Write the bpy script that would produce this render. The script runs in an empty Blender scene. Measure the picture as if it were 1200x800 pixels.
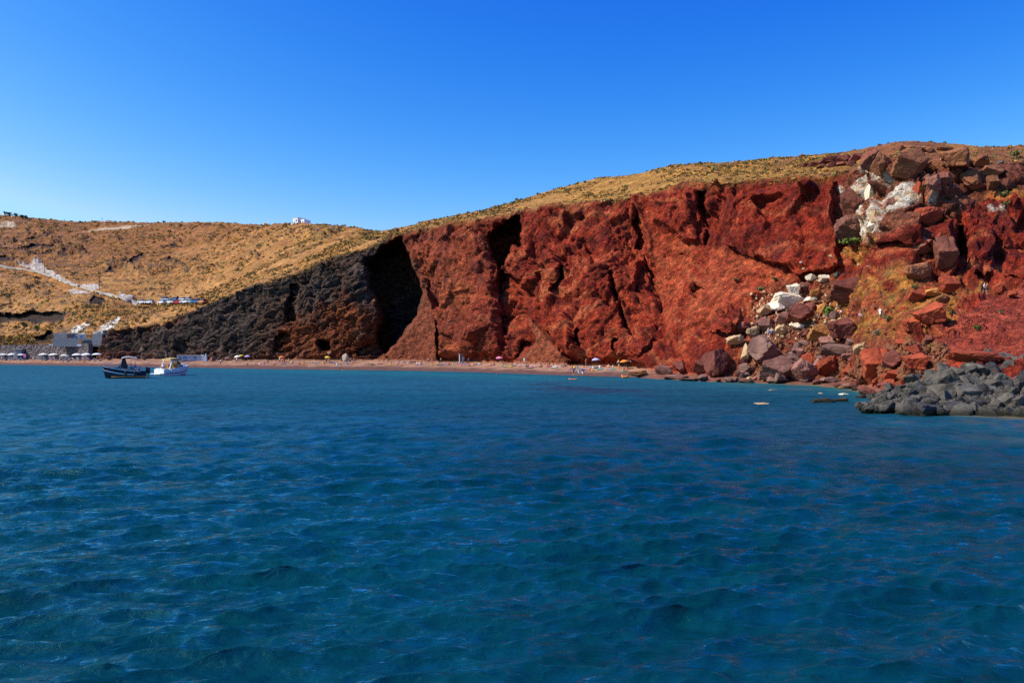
import bpy, bmesh, math, random
import numpy as np
from mathutils import Vector, Matrix, Euler
R = math.radians
scene = bpy.context.scene
COL = scene.collection
random.seed(7)
rng = np.random.default_rng(11)

# ------------------------------------------------------------------ camera
FPX, CX, HZ, CH = 942.0, 600.0, 412.0, 5.0      # focal length in photo pixels, horizon row, eye height (m)
cam_d = bpy.data.cameras.new('camera'); cam = bpy.data.objects.new('camera', cam_d); COL.objects.link(cam)
cam.location = (0, 0, CH); cam.rotation_euler = (R(90), 0, 0)
cam_d.sensor_width = 36.0; cam_d.lens = 36.0*FPX/1200.0; cam_d.shift_y = (HZ-400.0)/1200.0
cam_d.clip_start = 0.1; cam_d.clip_end = 60000
scene.camera = cam

def P3(px, py, Y):
    return Vector(((px-CX)/FPX*Y, Y, CH+(HZ-py)/FPX*Y))

# ------------------------------------------------------------------ light
SUN_EL, SUN_AZ = R(46), R(-101)      # azimuth measured from +Y towards +X
sd = Vector((math.sin(SUN_AZ)*math.cos(SUN_EL), math.cos(SUN_AZ)*math.cos(SUN_EL), math.sin(SUN_EL)))
sun_d = bpy.data.lights.new('sun', 'SUN'); sun = bpy.data.objects.new('sun', sun_d); COL.objects.link(sun)
sun_d.energy = 5.0; sun_d.angle = R(0.53); sun_d.color = (1.0, 0.93, 0.82)
sun.rotation_euler = (-sd).to_track_quat('-Z', 'Y').to_euler()
w = bpy.data.worlds.new('World'); scene.world = w; w.use_nodes = True
nt = w.node_tree; nt.nodes.clear()
out = nt.nodes.new('ShaderNodeOutputWorld'); bg = nt.nodes.new('ShaderNodeBackground')
sky = nt.nodes.new('ShaderNodeTexSky'); sky.sky_type = 'NISHITA'; sky.sun_disc = False
sky.sun_elevation = SUN_EL; sky.sun_rotation = SUN_AZ % (2*math.pi)
sky.altitude = 0; sky.air_density = 1.0; sky.dust_density = 1.0; sky.ozone_density = 2.0
# deepen the sky's own blue channel by channel (a polarised, clear noon sky)
sp = nt.nodes.new('ShaderNodeSeparateColor'); cb = nt.nodes.new('ShaderNodeCombineColor'); nt.links.new(sky.outputs[0], sp.inputs[0])
BGS = 0.1
for i, (k, gexp, top) in enumerate([(31.0, 3.776, 0.34), (2.98, 1.936, 0.62), (1.31, .667, .86)]):
    m0 = nt.nodes.new('ShaderNodeMath'); m0.operation = 'MULTIPLY'; m0.inputs[1].default_value = .1; nt.links.new(sp.outputs[i], m0.inputs[0])
    m1 = nt.nodes.new('ShaderNodeMath'); m1.operation = 'POWER'; m1.inputs[1].default_value = gexp; nt.links.new(m0.outputs[0], m1.inputs[0])
    m2 = nt.nodes.new('ShaderNodeMath'); m2.operation = 'MULTIPLY'; m2.inputs[1].default_value = k/BGS; nt.links.new(m1.outputs[0], m2.inputs[0])
    m3 = nt.nodes.new('ShaderNodeMath'); m3.operation = 'MINIMUM'; m3.inputs[1].default_value = top/BGS; nt.links.new(m2.outputs[0], m3.inputs[0])
    nt.links.new(m3.outputs[0], cb.inputs[i])
nt.links.new(cb.outputs[0], bg.inputs[0]); nt.links.new(bg.outputs[0], out.inputs[0])
bg.inputs[1].default_value = BGS
scene.view_settings.view_transform = 'Standard'; scene.view_settings.look = 'None'
scene.view_settings.exposure = 0.32; scene.view_settings.gamma = 1.0; scene.view_settings.use_curve_mapping = False
scene.render.engine = 'CYCLES'; scene.cycles.use_denoising = False; scene.cycles.sample_clamp_direct = 0.95; scene.cycles.sample_clamp_indirect = 4.0

# ------------------------------------------------------------------ noise
_perm = rng.permutation(256).astype(np.int32); _perm = np.concatenate([_perm, _perm])
_g = rng.normal(size=(256, 3)); _g /= np.linalg.norm(_g, axis=1)[:, None]; _g = _g.astype(np.float32)
def noise3(x, y, z):
    x, y, z = [np.asarray(a, np.float32) for a in (x, y, z)]
    xi, yi, zi = np.floor(x).astype(np.int32), np.floor(y).astype(np.int32), np.floor(z).astype(np.int32)
    xf, yf, zf = x-xi, y-yi, z-zi
    u, v, s = [t*t*t*(t*(t*6-15)+10) for t in (xf, yf, zf)]
    def corner(a, b, c):
        h = _perm[_perm[_perm[(xi+a) & 255]+((yi+b) & 255)]+((zi+c) & 255)]
        g = _g[h]
        return g[..., 0]*(xf-a)+g[..., 1]*(yf-b)+g[..., 2]*(zf-c)
    def L(p, q, t): return p+(q-p)*t
    return 1.5*L(L(L(corner(0,0,0), corner(1,0,0), u), L(corner(0,1,0), corner(1,1,0), u), v),
             L(L(corner(0,0,1), corner(1,0,1), u), L(corner(0,1,1), corner(1,1,1), u), v), s)
def fbm(x, y, z, s, octv=4, gain=0.5, off=0.0):
    r, a, f = 0, 1.0, 1.0/s
    for i in range(octv):
        r = r+a*noise3(x*f+off+i*17.3, y*f+off*1.7+i*5.1, z*f-off+i*9.7); a *= gain; f *= 2.03
    return r
def ridged(x, y, z, s, octv=4, gain=0.5, off=0.0):
    r, a, f = 0, 1.0, 1.0/s
    for i in range(octv):
        r = r+a*(1-2*np.abs(noise3(x*f+off+i*7.3, y*f+off*1.3+i*3.1, z*f-off+i*4.7))); a *= gain; f *= 2.07
    return r
def worley(x, y, z, s, off=0.0):
    """F1, F2 and a random value per cell."""
    x, y, z = [np.asarray(a, np.float32)/s+off for a in (x, y, z)]
    xi, yi, zi = np.floor(x).astype(np.int32), np.floor(y).astype(np.int32), np.floor(z).astype(np.int32)
    f1 = np.full(x.shape, 9.0, np.float32); f2 = f1.copy(); cid = np.zeros(x.shape, np.float32)
    for a in (-1, 0, 1):
        for b in (-1, 0, 1):
            for c in (-1, 0, 1):
                h = _perm[_perm[_perm[(xi+a) & 255]+((yi+b) & 255)]+((zi+c) & 255)]
                dx = xi+a+0.5+0.45*_g[h, 0]-x; dy = yi+b+0.5+0.45*_g[h, 1]-y; dz = zi+c+0.5+0.45*_g[h, 2]-z
                d = np.sqrt(dx*dx+dy*dy+dz*dz)
                m = d < f1
                f2 = np.where(m, f1, np.minimum(f2, d)); cid = np.where(m, h/255.0, cid); f1 = np.where(m, d, f1)
    return f1, f2, cid
def facets(x, y, z, s, off=0.0):
    """angular relief: every cell is a tilted plane"""
    x, y, z = [np.asarray(a, np.float32)/s+off for a in (x, y, z)]
    xi, yi, zi = np.floor(x).astype(np.int32), np.floor(y).astype(np.int32), np.floor(z).astype(np.int32)
    f1 = np.full(x.shape, 9.0, np.float32); r = np.zeros(x.shape, np.float32)
    for a in (-1, 0, 1):
        for b in (-1, 0, 1):
            for c in (-1, 0, 1):
                h = _perm[_perm[_perm[(xi+a) & 255]+((yi+b) & 255)]+((zi+c) & 255)]
                dx = x-(xi+a+0.5+0.45*_g[h, 0]); dy = y-(yi+b+0.5+0.45*_g[h, 1]); dz = z-(zi+c+0.5+0.45*_g[h, 2])
                d = dx*dx+dy*dy+dz*dz; m = d < f1; k = _perm[h+7]
                r = np.where(m, (h/255.0-.5)*.9+1.1*(_g[k, 0]*dx+_g[k, 1]*dy+_g[k, 2]*dz), r); f1 = np.where(m, d, f1)
    return r*s
def sstep(a, b, x):
    t = np.clip((x-a)/(b-a), 0, 1); return t*t*(3-2*t)

# ------------------------------------------------------------------ terrain: one relief, built as columns of profile points
KX   = [-420,-100,  0,  60, 100, 130, 200, 250, 300, 350, 400, 440, 470, 500, 560, 610, 660, 700, 740, 770, 800, 840, 900, 960,1000,1030,1060,1100,1150,1200,1600]
SHY  = [ 423, 426,427, 428, 428.7,429.3,430.2,431, 432,432.6,433.2,433.6,434,434.6,436,437.8,439.5,440.7,441.8,444,445.5,447.5,449,451,456,468,478,481,484,486,494]
TOEY = [ 416, 419,420, 420, 420, 420,420.5,421, 421, 421,421.3,421.5,421.8,422.3,423.5,425,426.5,427.5,428.5,434,438,440,441,443,446,455,457,455,452,450,452]
TOED = [ 350, 345,335, 315, 300, 290, 276, 268, 259, 250, 245, 240, 236, 230, 217, 203, 190, 182, 177, 160, 152, 143, 136, 130, 122,  98,  85,  80,  76,  74, 74]
RIMY = [ 395, 395,395, 393, 389, 386, 378, 352, 334, 318, 300, 286, 276, 268, 258, 250, 243, 238, 232, 223, 216, 212, 211, 209, 205, 186, 178, 182, 190, 190,190]
RIMD = [ 366, 360,350, 322, 308, 298, 290, 280, 272, 265, 258, 250, 248, 245, 235, 226, 217, 212, 208, 202, 196, 187, 180, 172, 165, 160, 152, 151, 150, 150,150]
QD1  = [ 353, 348,338, 316, 302, 292, 279, 270, 261, 252, 247, 241, 237, 234, 219, 207, 195, 188, 184, 175, 168, 155, 150, 142, 134, 118, 105, 100,  97,  95, 95]
QD2  = [ 357, 352,342, 318, 304, 294, 282, 273, 264, 255, 249, 243, 239, 238, 222, 213, 202, 195, 192, 188, 184, 172, 164, 155, 146, 138, 128, 126, 125, 124,124]
QD3  = [ 361, 356,346, 320, 306, 296, 286, 276, 268, 259, 253, 246, 243, 241, 227, 219, 209, 203, 200, 196, 192, 183, 175, 165, 157, 150, 140, 139, 138, 138,138]
MIDY = [ 335, 338,340, 350, 357, 358, 357, 341, 311, 292, 284, 279, 272, 265, 254, 243, 232, 224, 218, 213, 207, 204, 201, 195, 190, 180, 173, 176, 182, 182,182]
MIDD = [ 430, 425,420, 380, 345, 336, 333, 335, 335, 330, 305, 285, 275, 272, 268, 262, 258, 252, 245, 235, 222, 214, 206, 196, 186, 174, 162, 162, 162, 163,165]
SKYY = [ 235, 245,252, 258, 261, 261, 261, 261, 264, 262, 266, 272.5, 271, 262, 249.5,236,221,211,206,201.5,198,195,190,184,180,178.5,177,175,174,174,176]
SKYD = [ 700, 680,660, 655, 650, 640, 620, 560, 500, 430, 400, 350, 320, 310, 305, 300, 300, 290, 280, 268, 258, 246, 234, 218, 205, 190, 175, 176, 178, 180,185]

xs = np.concatenate([np.arange(-420, -20, 5.0), np.arange(-20, 100, 1.0), np.arange(100, 1222, 1.05), np.arange(1222, 1601, 5.0)])
NC = len(xs)
def smooth_table(t):
    v = np.interp(xs, KX, t)
    k = 25; ker = np.hanning(k); ker /= ker.sum()
    return np.convolve(np.pad(v, k//2, mode='edge'), ker, mode='valid')
T = {n: smooth_table(t) for n, t in dict(shy=SHY, toey=TOEY, toed=TOED, rimy=RIMY, rimd=RIMD, q1=QD1, q2=QD2, q3=QD3, midy=MIDY, midd=MIDD, skyy=SKYY, skyd=SKYD).items()}
T['shd'] = CH*FPX/(T['shy']-HZ)
NB, NK, N1, N2, NE = 20, 270, 90, 130, 14
py_rows, y_rows, seg = [], [], []
def add_row(py, Y, s): py_rows.append(py); y_rows.append(Y); seg.append(s)
# sea bed in front of the beach
for i in range(8):
    t = 1-i/8.0
    Y = T['shd']-t*22; Z = -t*3.2
    add_row(HZ-(Z-CH)/Y*FPX, Y, 0)
for i in range(NB):
    t = i/NB; Y = T['shd']+(T['toed']-T['shd'])*t
    zt = CH-(T['toey']-HZ)/FPX*T['toed']
    Z = zt*(t**0.8)
    add_row(HZ-(Z-CH)/Y*FPX, Y, 1)
for i in range(NK):
    t = i/NK; py = T['toey']+(T['rimy']-T['toey'])*t
    Q = [T['toed'], T['q1'], T['q2'], T['q3'], T['rimd']]
    k = min(int(t*4), 3); u = t*4-k
    p0, p1, p2, p3 = Q[max(k-1, 0)], Q[k], Q[k+1], Q[min(k+2, 4)]
    m1, m2 = (p2-p0)*0.5, (p3-p1)*0.5
    Y = (2*u**3-3*u**2+1)*p1+(u**3-2*u**2+u)*m1+(-2*u**3+3*u**2)*p2+(u**3-u**2)*m2
    add_row(py, Y, 2)
for i in range(N1):
    t = i/N1; add_row(T['rimy']+(T['midy']-T['rimy'])*t, T['rimd']+(T['midd']-T['rimd'])*t, 3)
for i in range(N2):
    t = i/N2; add_row(T['midy']+(T['skyy']-T['midy'])*(1-(1-t)**1.15), T['midd']+(T['skyd']-T['midd'])*t, 4)
zs = CH+(HZ-T['skyy'])/FPX*T['skyd']
for i in range(NE):
    t = i/(NE-1.0); Y = T['skyd']+t*t*500+t*20; Z = zs-0.5*(t*20)-(t*t*0.75)*(zs+6)-0.02*t
    add_row(HZ-(Z-CH)/Y*FPX, Y, 5)
PY = np.array(py_rows, np.float32); YY = np.array(y_rows, np.float32); SEG = np.array(seg)
NR = len(SEG); PX = np.broadcast_to(xs[None, :], PY.shape).astype(np.float32)
r_beach, r_toe, r_rim, r_mid, r_sky = 8, 8+NB, 8+NB+NK, 8+NB+NK+N1, 8+NB+NK+N1+N2

# recesses, talus fans and colour patches outlined on the slope (photo coordinates name the place on the slope)
def poly_dist(poly, wob=2.0, sc=9.0, off=0.0):
    """signed distance (px, positive inside) of every terrain vertex to an outline, with a ragged edge; also the left-right position 0..1."""
    p = np.array(poly, np.float32); lo, hi = p.min(0)-14, p.max(0)+14
    cs = np.where((xs >= lo[0]) & (xs <= hi[0]))[0]
    res = np.full(PY.shape, -99.0, np.float32); lr = np.zeros(PY.shape, np.float32)
    if not len(cs): return res, lr
    c0, c1 = cs[0], cs[-1]+1
    x0, y0 = PX[:, c0:c1], PY[:, c0:c1]
    rows = np.where((y0.max(1) >= lo[1]) & (y0.min(1) <= hi[1]) & (SEG < 5))[0]
    a, b = rows[0], rows[-1]+1
    x, y = x0[a:b], y0[a:b]
    x = x+wob*fbm(x, y, 0*x+off, sc, 3, 0.6, 3.3); y = y+wob*fbm(x, y, 0*x+off+40, sc, 3, 0.6, 8.8)
    d = np.full(x.shape, 1e9, np.float32); ins = np.zeros(x.shape, bool)
    n = len(p)
    for i in range(n):
        ax, ay = p[i]; bx, by = p[(i+1) % n]
        ex, ey = bx-ax, by-ay
        t = np.clip(((x-ax)*ex+(y-ay)*ey)/(ex*ex+ey*ey+1e-9), 0, 1)
        d = np.minimum(d, np.hypot(x-ax-t*ex, y-ay-t*ey))
        c = ((ay > y) != (by > y)) & (x < (bx-ax)*(y-ay)/(by-ay+1e-9)+ax)
        ins ^= c
    res[a:b, c0:c1] = np.where(ins, d, -d)
    lr[a:b, c0:c1] = np.clip((x-p[:, 0].min())/(p[:, 0].max()-p[:, 0].min()), 0, 1)
    return res, lr
def band(pts, wd):
    """outline of a thick line"""
    up, dn = [], []
    for i, (x, y) in enumerate(pts):
        a = pts[max(i-1, 0)]; b = pts[min(i+1, len(pts)-1)]
        dx, dy = b[0]-a[0], b[1]-a[1]; l = math.hypot(dx, dy)+1e-6
        k = wd*(0.35 if i in (0, len(pts)-1) else 1)
        up.append((x-dy/l*k, y+dx/l*k)); dn.append((x+dy/l*k, y-dx/l*k))
    return up+dn[::-1]

RECESS = [  # outline, depth (m), ramp (px), right-hand share of the depth, wobble
 ([(450,287),(470,277),(481,300),(497,340),(488,372),(470,398),(452,417),(441,403),(447,372),(435,335),(431,305)], 26, 3, 1.0, 2.0),
 (band([(509,283),(506,315),(502,348)], 2.2), 3.5, 2, .5, 1.0),
 ([(570,275),(580,268),(590,262),(614,250),(616,298),(607,292),(600,290),(592,308),(584,318),(576,300)], 20, 2.5, 1.0, 1.8),
 ([(584,312),(610,328),(617,345),(622,365),(624,374),(615,382),(607,378),(600,395),(594,394),(590,362),(584,335)], 11, 3, .4, 1.6),
 ([(613,398),(622,400),(625,413),(614,422),(606,421)], 6, 3, .5, 1.2),
 ([(742,266),(752,250),(758,262),(762,292),(752,299),(743,291),(748,276)], 9, 3, .4, 1.6),
 ([(820,226),(829,221),(832,240),(838,255),(834,262),(840,280),(832,294),(825,290),(830,270),(822,245)], 9, 2.5, .4, 1.4),
 (band([(756,300),(760,318),(768,330),(770,346),(779,362),(776,384)], 2.6), 5, 2.5, .4, 3.0),
 (band([(712,318),(720,332),(719,345),(730,362),(731,374),(740,392)], 1.7), 3.5, 2, .5, 3.4),
 (band([(686,285),(694,300),(697,312)], 3), 4, 2, .5, 1.2),
 (band([(660,305),(655,325),(648,342)], 2), 3, 2, .5, 1.2),
 ([(1116,258),(1127,262),(1131,300),(1131,326),(1120,327),(1118,300)], 10, 2.5, .6, 1.0),
 ([(338,332),(350,325),(351,345),(346,377),(334,378),(335,352)], 6, 2.5, .5, 1.6),
 ([(322,392),(336,386),(344,398),(342,415),(324,416)], 5, 3, .5, 2.0),
 ([(376,398),(388,401),(389,412),(380,413),(375,406)], 9, 2, .9, .8),
 ([(416,412),(430,402),(446,398),(452,408),(448,417),(420,418)], 4, 2, .7, 1.5),
 (band([(678,386),(674,396),(677,404),(671,412)], 2.0), 3.5, 2, .5, 2.6),
 (band([(722,398),(719,406),(724,415)], 1.8), 3.5, 2, .5, 2.6),
 (band([(808,356),(802,366),(806,376)], 1.6), 3, 2, .4, 2.4),
 ([(812,344),(824,338),(832,342),(820,356)], 4, 2, .4, 1.2),
 (band([(792,300),(801,298),(809,303)], 1.4), 2.5, 2, .4, 2.0),
 ([(1062,265),(1100,250),(1112,262),(1098,274),(1076,272)], 6, 2.5, .8, 1.2),
 (band([(1020,180),(1012,195),(1003,212)], 3.2), 5, 2.5, .5, 1.0),
 (band([(1062,190),(1070,205),(1075,214)], 4.5), 5, 2.5, .5, 1.0),
 ([(104,405),(119,405),(117,419),(103,419)], 7, 1.2, .9, .3),
 ([(-30,367),(20,367),(74,364),(76,374),(60,378),(0,378),(-30,378)], 9, 2, .9, 1.5),
 ([(104,352),(110,348),(122,349),(128,355),(118,357),(106,356)], 6, 1.5, .9, .6),
 ([(-30,300),(8,301),(14,306),(-30,307)], 7, 1.5, .9, 1.0),
 ([(12,294),(30,291),(46,287),(58,288),(70,293),(50,293),(32,294)], 7, 1.2, .9, 1.0),
 ([(-20,291),(10,291),(18,293),(-20,294)], 6, 1.2, .9, .8),
 (band([(26,284),(38,282),(48,280)], 1.6), 6, 1, .9, .8),
 (band([(8,284),(16,284)], 1.6), 5, 1, .9, .6),
 (band([(46,298),(62,298)], 2), 6, 1, .9, .6),
 (band([(68,300),(80,301)], 2), 6, 1, .9, .6),
 (band([(20,310),(32,306),(44,304)], 1.6), 5, 1, .9, .6),
 (band([(150,312),(158,306),(172,300)], 2.6), 6, 1.2, .8, 1.5),
 (band([(192,293),(202,290),(212,292)], 2.6), 6, 1.2, .8, 1.2),
 (band([(188,307),(200,305),(210,308)], 2.2), 6, 1.2, .8, 1.2),
 (band([(122,322),(130,318),(136,322)], 1.8), 4, 1, .8, 1.0),
 (band([(0,360),(14,357)], 1.8), 4, 1, .8, .6),
 (band([(0,347),(10,345),(18,344)], 1.4), 4, 1, .8, .6),
 ([(40,396),(62,388),(64,396),(56,402),(44,403)], 5, 1.5, .8, 1.0),
]
for i in range(26):    # smaller rock ledges in the far slope
    x = rng.uniform(0, 240); y = rng.uniform(275, 335)
    if x < 130 and y > 300: continue
    l = rng.uniform(3, 10)
    RECESS.append((band([(x, y), (x+l*.5, y-rng.uniform(0, 2)), (x+l, y+rng.uniform(-1, 1))], rng.uniform(.9, 1.6)), 4, .9, .8, .8))
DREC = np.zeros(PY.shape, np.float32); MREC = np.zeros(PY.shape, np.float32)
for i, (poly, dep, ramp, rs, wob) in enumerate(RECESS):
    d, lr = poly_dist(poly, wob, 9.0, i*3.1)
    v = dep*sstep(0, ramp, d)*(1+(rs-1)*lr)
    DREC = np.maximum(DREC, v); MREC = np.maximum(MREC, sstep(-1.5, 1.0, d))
# bulges: blocks that stand out of the slope
BULGE = [
 ([(395,318),(430,296),(440,310),(434,335),(446,372),(440,400),(425,412),(400,400),(385,360)], 3, 16),
 ([(512,300),(560,268),(572,280),(582,320),(590,362),(596,400),(600,418),(540,424),(515,420),(508,370)], 4, 12),
 ([(640,270),(690,300),(760,300),(752,350),(776,380),(760,425),(660,425),(640,380),(630,330)], 4.5, 9),
 ([(830,362),(845,350),(868,356),(872,385),(856,400),(834,398)], 4, 7),
 ([(770,226),(818,226),(822,260),(826,288),(800,286),(765,262)], 3, 8),
 ([(838,225),(985,212),(985,310),(930,322),(850,292),(842,262)], 4.5, 7),
 ([(1042,262),(1062,262),(1096,282),(1092,306),(1046,304)], 4, 6),
 ([(1084,290),(1112,262),(1118,300),(1119,326),(1100,318)], 4, 6),
 ([(1133,262),(1168,255),(1168,322),(1133,326)], 4, 7),
 ([(1170,257),(1230,262),(1230,330),(1172,328)], 3, 7),
]
for i, (poly, dep, ramp) in enumerate(BULGE):
    d, lr = poly_dist(poly, 2.5, 16.0, 50+i*2.3)
    DREC = DREC-dep*sstep(0, ramp, d)*(1-MREC)

PATCH = {}
def patch(name, poly, soft=3.0, wob=3.0, sc=10.0):
    d, _ = poly_dist(poly, wob, sc, len(PATCH)*5.7+1)
    m = sstep(-soft, soft, d); PATCH[name] = np.maximum(PATCH.get(name, 0), m)
for q in ([(500,336),(512,372),(514,424),(436,424),(456,408),(476,388),(492,364)],
          [(622,372),(636,388),(654,408),(668,429),(598,429),(617,416),(628,402)]):
    patch('fan', q, 2.0, 1.0)
for q in ([(764,282),(790,272),(822,292),(812,330),(800,360),(790,390),(782,400),(776,370),(768,330)],
          [(832,292),(870,302),(930,322),(935,340),(890,345),(865,352),(830,370),(800,415),(790,405),(815,352),(830,320)],
          [(700,300),(740,290),(690,320),(668,350),(680,310)]):
    patch('debris', q, 3.0, 3.0)
for q in ([(1210,328),(1160,352),(1110,385),(1085,402),(1110,425),(1210,430)],
          [(1210,330),(1330,330),(1330,450),(1210,450)]):
    patch('scree', q, 2.0, 1.5)
for q in ([(1009,214),(1022,208),(1028,226),(1026,246),(1030,262),(1028,288),(1016,286),(1008,262),(1013,244),(1009,232)], [(1046,240),(1052,226),(1066,224),(1075,238),(1064,256),(1050,260)],
          [(1040,238),(1052,240),(1047,262),(1040,286),(1028,294),(1028,276),(1036,256)], [(1052,258),(1046,276),(1034,290),(1030,288),(1044,268)], [(1040,214),(1056,214),(1054,222),(1042,222)], [(1014,200),(1024,194),(1024,202),(1016,208)], [(986,222),(994,226),(1006,244),(1000,246),(988,230)], [(1084,240),(1092,244),(1094,250),(1086,248)], [(1156,246),(1176,246),(1174,252),(1158,252)]):
    patch('white', q, 1.5, 3.2, 6.0)
for q in ([(940,345),(985,330),(1040,335),(1100,330),(1150,330),(1160,342),(1130,360),(1100,392),(1060,402),(1020,400),(980,395),(945,380)],
          [(1060,226),(1210,224),(1210,236),(1070,236)], [(985,296),(1040,284),(1046,300),(1000,308)]):
    patch('ochre', q, 4.0, 8.0, 14.0)
patch('road_white', [(18,312),(30,314),(48,310),(54,316),(70,325),(84,333),(100,335),(115,334),(118,340),(108,341),(86,336),(54,322),(30,316)], 1.0, 1.0, 6)
patch('road_white', [(78,341),(92,342),(106,345),(96,348),(84,345)], 1.0, 1.5, 6)
patch('road_white', [(140,345),(150,349),(158,352),(150,356),(140,355)], 1.0, 1.0, 6)
patch('road_orange', [(16,313),(40,321),(60,328),(84,338),(80,343),(56,331),(40,325)], 1.0, .8, 6)
patch('path_pale', band([(104,272),(125,269),(150,267),(175,265)], 1.4), .8, .8, 6)
patch('path_pale', [(0,264),(10,262),(20,265),(12,268),(0,267)], .8, .8, 6)
patch('render', [(82,392),(86,383),(94,379),(104,377),(103,384),(99,392)], .8, 2.0, 4)
patch('render', [(112,392),(118,383),(130,376),(142,373),(136,380),(126,393)], .8, 1.8, 5)
for q in ([(205,430),(130,420),(116,400),(128,380),(160,376),(200,370),(262,330),(330,300),(420,272),(455,255),(470,300),(500,340),(480,430)],):
    patch('grey', q, 18.0, 14.0, 26.0)
for q in ([(330,432),(322,385),(350,372),(400,352),(436,344),(452,370),(470,432)],):
    patch('rust', q, 14.0, 12.0, 22.0)
patch('crag', [(985,230),(1015,180),(1050,165),(1230,168),(1230,232),(1160,230),(1130,250),(1060,290),(1010,300),(985,270)], 8.0, 5.0, 16)
patch('rubble', [(845,440),(870,400),(880,365),(905,335),(960,320),(1010,330),(1020,380),(1080,400),(1060,450),(1000,452)], 6.0, 4.0, 16)

# place the undisplaced relief
shift = np.where(SEG[:, None] >= 1, 1, 0)
YB = YY+0*DREC
def to_xyz(Y):
    return (PX-CX)/FPX*Y, Y, CH+(HZ-PY)/FPX*Y
X0, Y0, Z0 = to_xyz(YB)
W_CLIFF = np.zeros(PY.shape, np.float32); W_HILL = np.zeros(PY.shape, np.float32)
ri = np.arange(NR)[:, None].astype(np.float32)
W_CLIFF[:] = sstep(r_toe-2, r_toe+10, ri)*(1-sstep(r_rim-14, r_rim+10, ri))
W_HILL[:] = sstep(r_rim-14, r_rim+10, ri)
lowbank = 1-sstep(100, 120, PX)              # left of the cliff the bank is just a slope
W_HILL = np.maximum(W_HILL, lowbank*sstep(r_toe-2, r_toe+20, ri)); W_CLIFF = W_CLIFF*(1-0.75*lowbank)
W_BEACH = (1-sstep(r_toe-4, r_toe+4, ri))*np.ones_like(PX)
smoothm = np.maximum.reduce([PATCH['fan'], PATCH['scree']*0.95, PATCH['debris']*0.75])
# recess along the sight line (keeps its place), faded at the skyline
X1, Y1, Z1 = to_xyz(YB+DREC*(1-sstep(r_sky-30, r_sky, ri)))
fanpush = PATCH['fan']*4.5
X1, Y1, Z1 = to_xyz(Y1-fanpush*sstep(r_toe-12, r_toe-2, ri))
def grid_normals(X, Y, Z):
    Pn = np.stack([X, Y, Z], -1)
    du = np.gradient(Pn, axis=1); dv = np.gradient(Pn, axis=0)
    n = np.cross(du, dv); n /= np.linalg.norm(n, axis=-1)[..., None]+1e-9
    return n
N0 = grid_normals(X0, Y0, Z0)
for k in range(3):
    N0[1:-1] = (N0[:-2]+2*N0[1:-1]+N0[2:])/4; N0[:, 1:-1] = (N0[:, :-2]+2*N0[:, 1:-1]+N0[:, 2:])/4
N0 /= np.linalg.norm(N0, axis=-1)[..., None]+1e-9
x, y, z = X1, Y1, Z1
wx = x+1.5*fbm(x, y, z, 9, 3); wz = z+1.5*fbm(x, y, z, 9, 3, off=31.0)
# cliff relief: broad ribs, blocky joints, tilted strata, gullies, grain
big = fbm(x, y, z, 22, 3, off=2.0)*2.0
gul = ridged(wx*1.0+z*0.35, y, z*0.28, 7.5, 3, 0.5, off=5.0)
gul = -1.1*np.clip(gul-0.75, 0, 2)
def bedded(deg, off, sa, st_):
    c_, s_ = math.cos(R(deg)), math.sin(R(deg))
    a, t = wx*c_+wz*s_, -wx*s_+wz*c_
    led = ridged(a/sa, y/4.0, t/st_, 1.0, 4, 0.55, off=off)
    f1, f2, cid = worley(a/(sa*.8), y/3.5, t/(st_*1.5), 1.0, off+3)
    return 0.62*np.clip(led, -.6, 1.4)+1.0*(cid-.5)-.9*np.clip(.10-(f2-f1), 0, 1)/.10
up_, lv_, dn_ = bedded(31, 1.0, 10.0, 1.5), bedded(4, 21.0, 5.0, 2.0), bedded(-42, 41.0, 7.0, 2.2)
pxa = [90, 430, 480, 560, 600, 640, 730, 765, 830, 870, 1250]
wu, wd = np.interp(PX, pxa, [1, .9, .1, .1, .3, .9, .9, .1, .1, .2, .2]), np.interp(PX, pxa, [0, 0, .1, .2, .2, .1, .1, .85, .8, .2, .2])
blocks = up_*wu+dn_*wd+lv_*np.clip(1-wu-wd, 0, 1)
del up_, lv_, dn_
fis = noise3(wx/3.2, y/5.0, wz/17.0+5); blocks = blocks-1.3*np.clip(.05-np.abs(fis), 0, 1)/.05
strat = np.sin((z*1.0-x*0.42+2.2*fbm(x, y, z, 12, 3, off=9.0))*2.3)
grain = fbm(x, y, z, 2.6, 5, 0.66, off=12.0)*0.62
spk = -np.clip(noise3(x/.62, y/.62, z/.5)-.28, 0, 1)*3.0+np.clip(noise3(x/.8+9, y/.8, z/.7)-.35, 0, 1)*2.2
crag = PATCH['crag']
f1b, f2b, cidb = worley(x+1.2*fbm(x, y, z, 6, 2, off=61.0), y, z*1.1, 6.5, 11.0)
cragd = 4.2*(cidb-0.45)+1.8*(0.5-f1b)-1.6*np.clip(0.10-(f2b-f1b), 0, 1)/0.10
rub = PATCH['rubble']
f1c, f2c, cidc = worley(x, y, z, 2.4, 21.0)
rubd = 1.1*(0.6-f1c)+0.7*(cidc-.5)
grey = np.clip(PATCH['grey'], 0, 1)
fcs = (1-.5*grey)*.32*facets(wx*.9+.35*wz*(wu-wd), y*.8, wz*.75-.2*wx, 8.5, 2.0)+.15*facets(wx, y, wz, 3.1, 9.0)
fcs = fcs*(1-.75*PATCH['rubble'])*(1-.7*PATCH['ochre'])*(1-.5*crag)
edge_ = 4*MREC*(1-MREC)
rgh = .30+.70*sstep(-.25, .45, fbm(x, y*.7, z, 21, 3, .5, off=111.0)); rgh = np.maximum(rgh, .75*grey)
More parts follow.
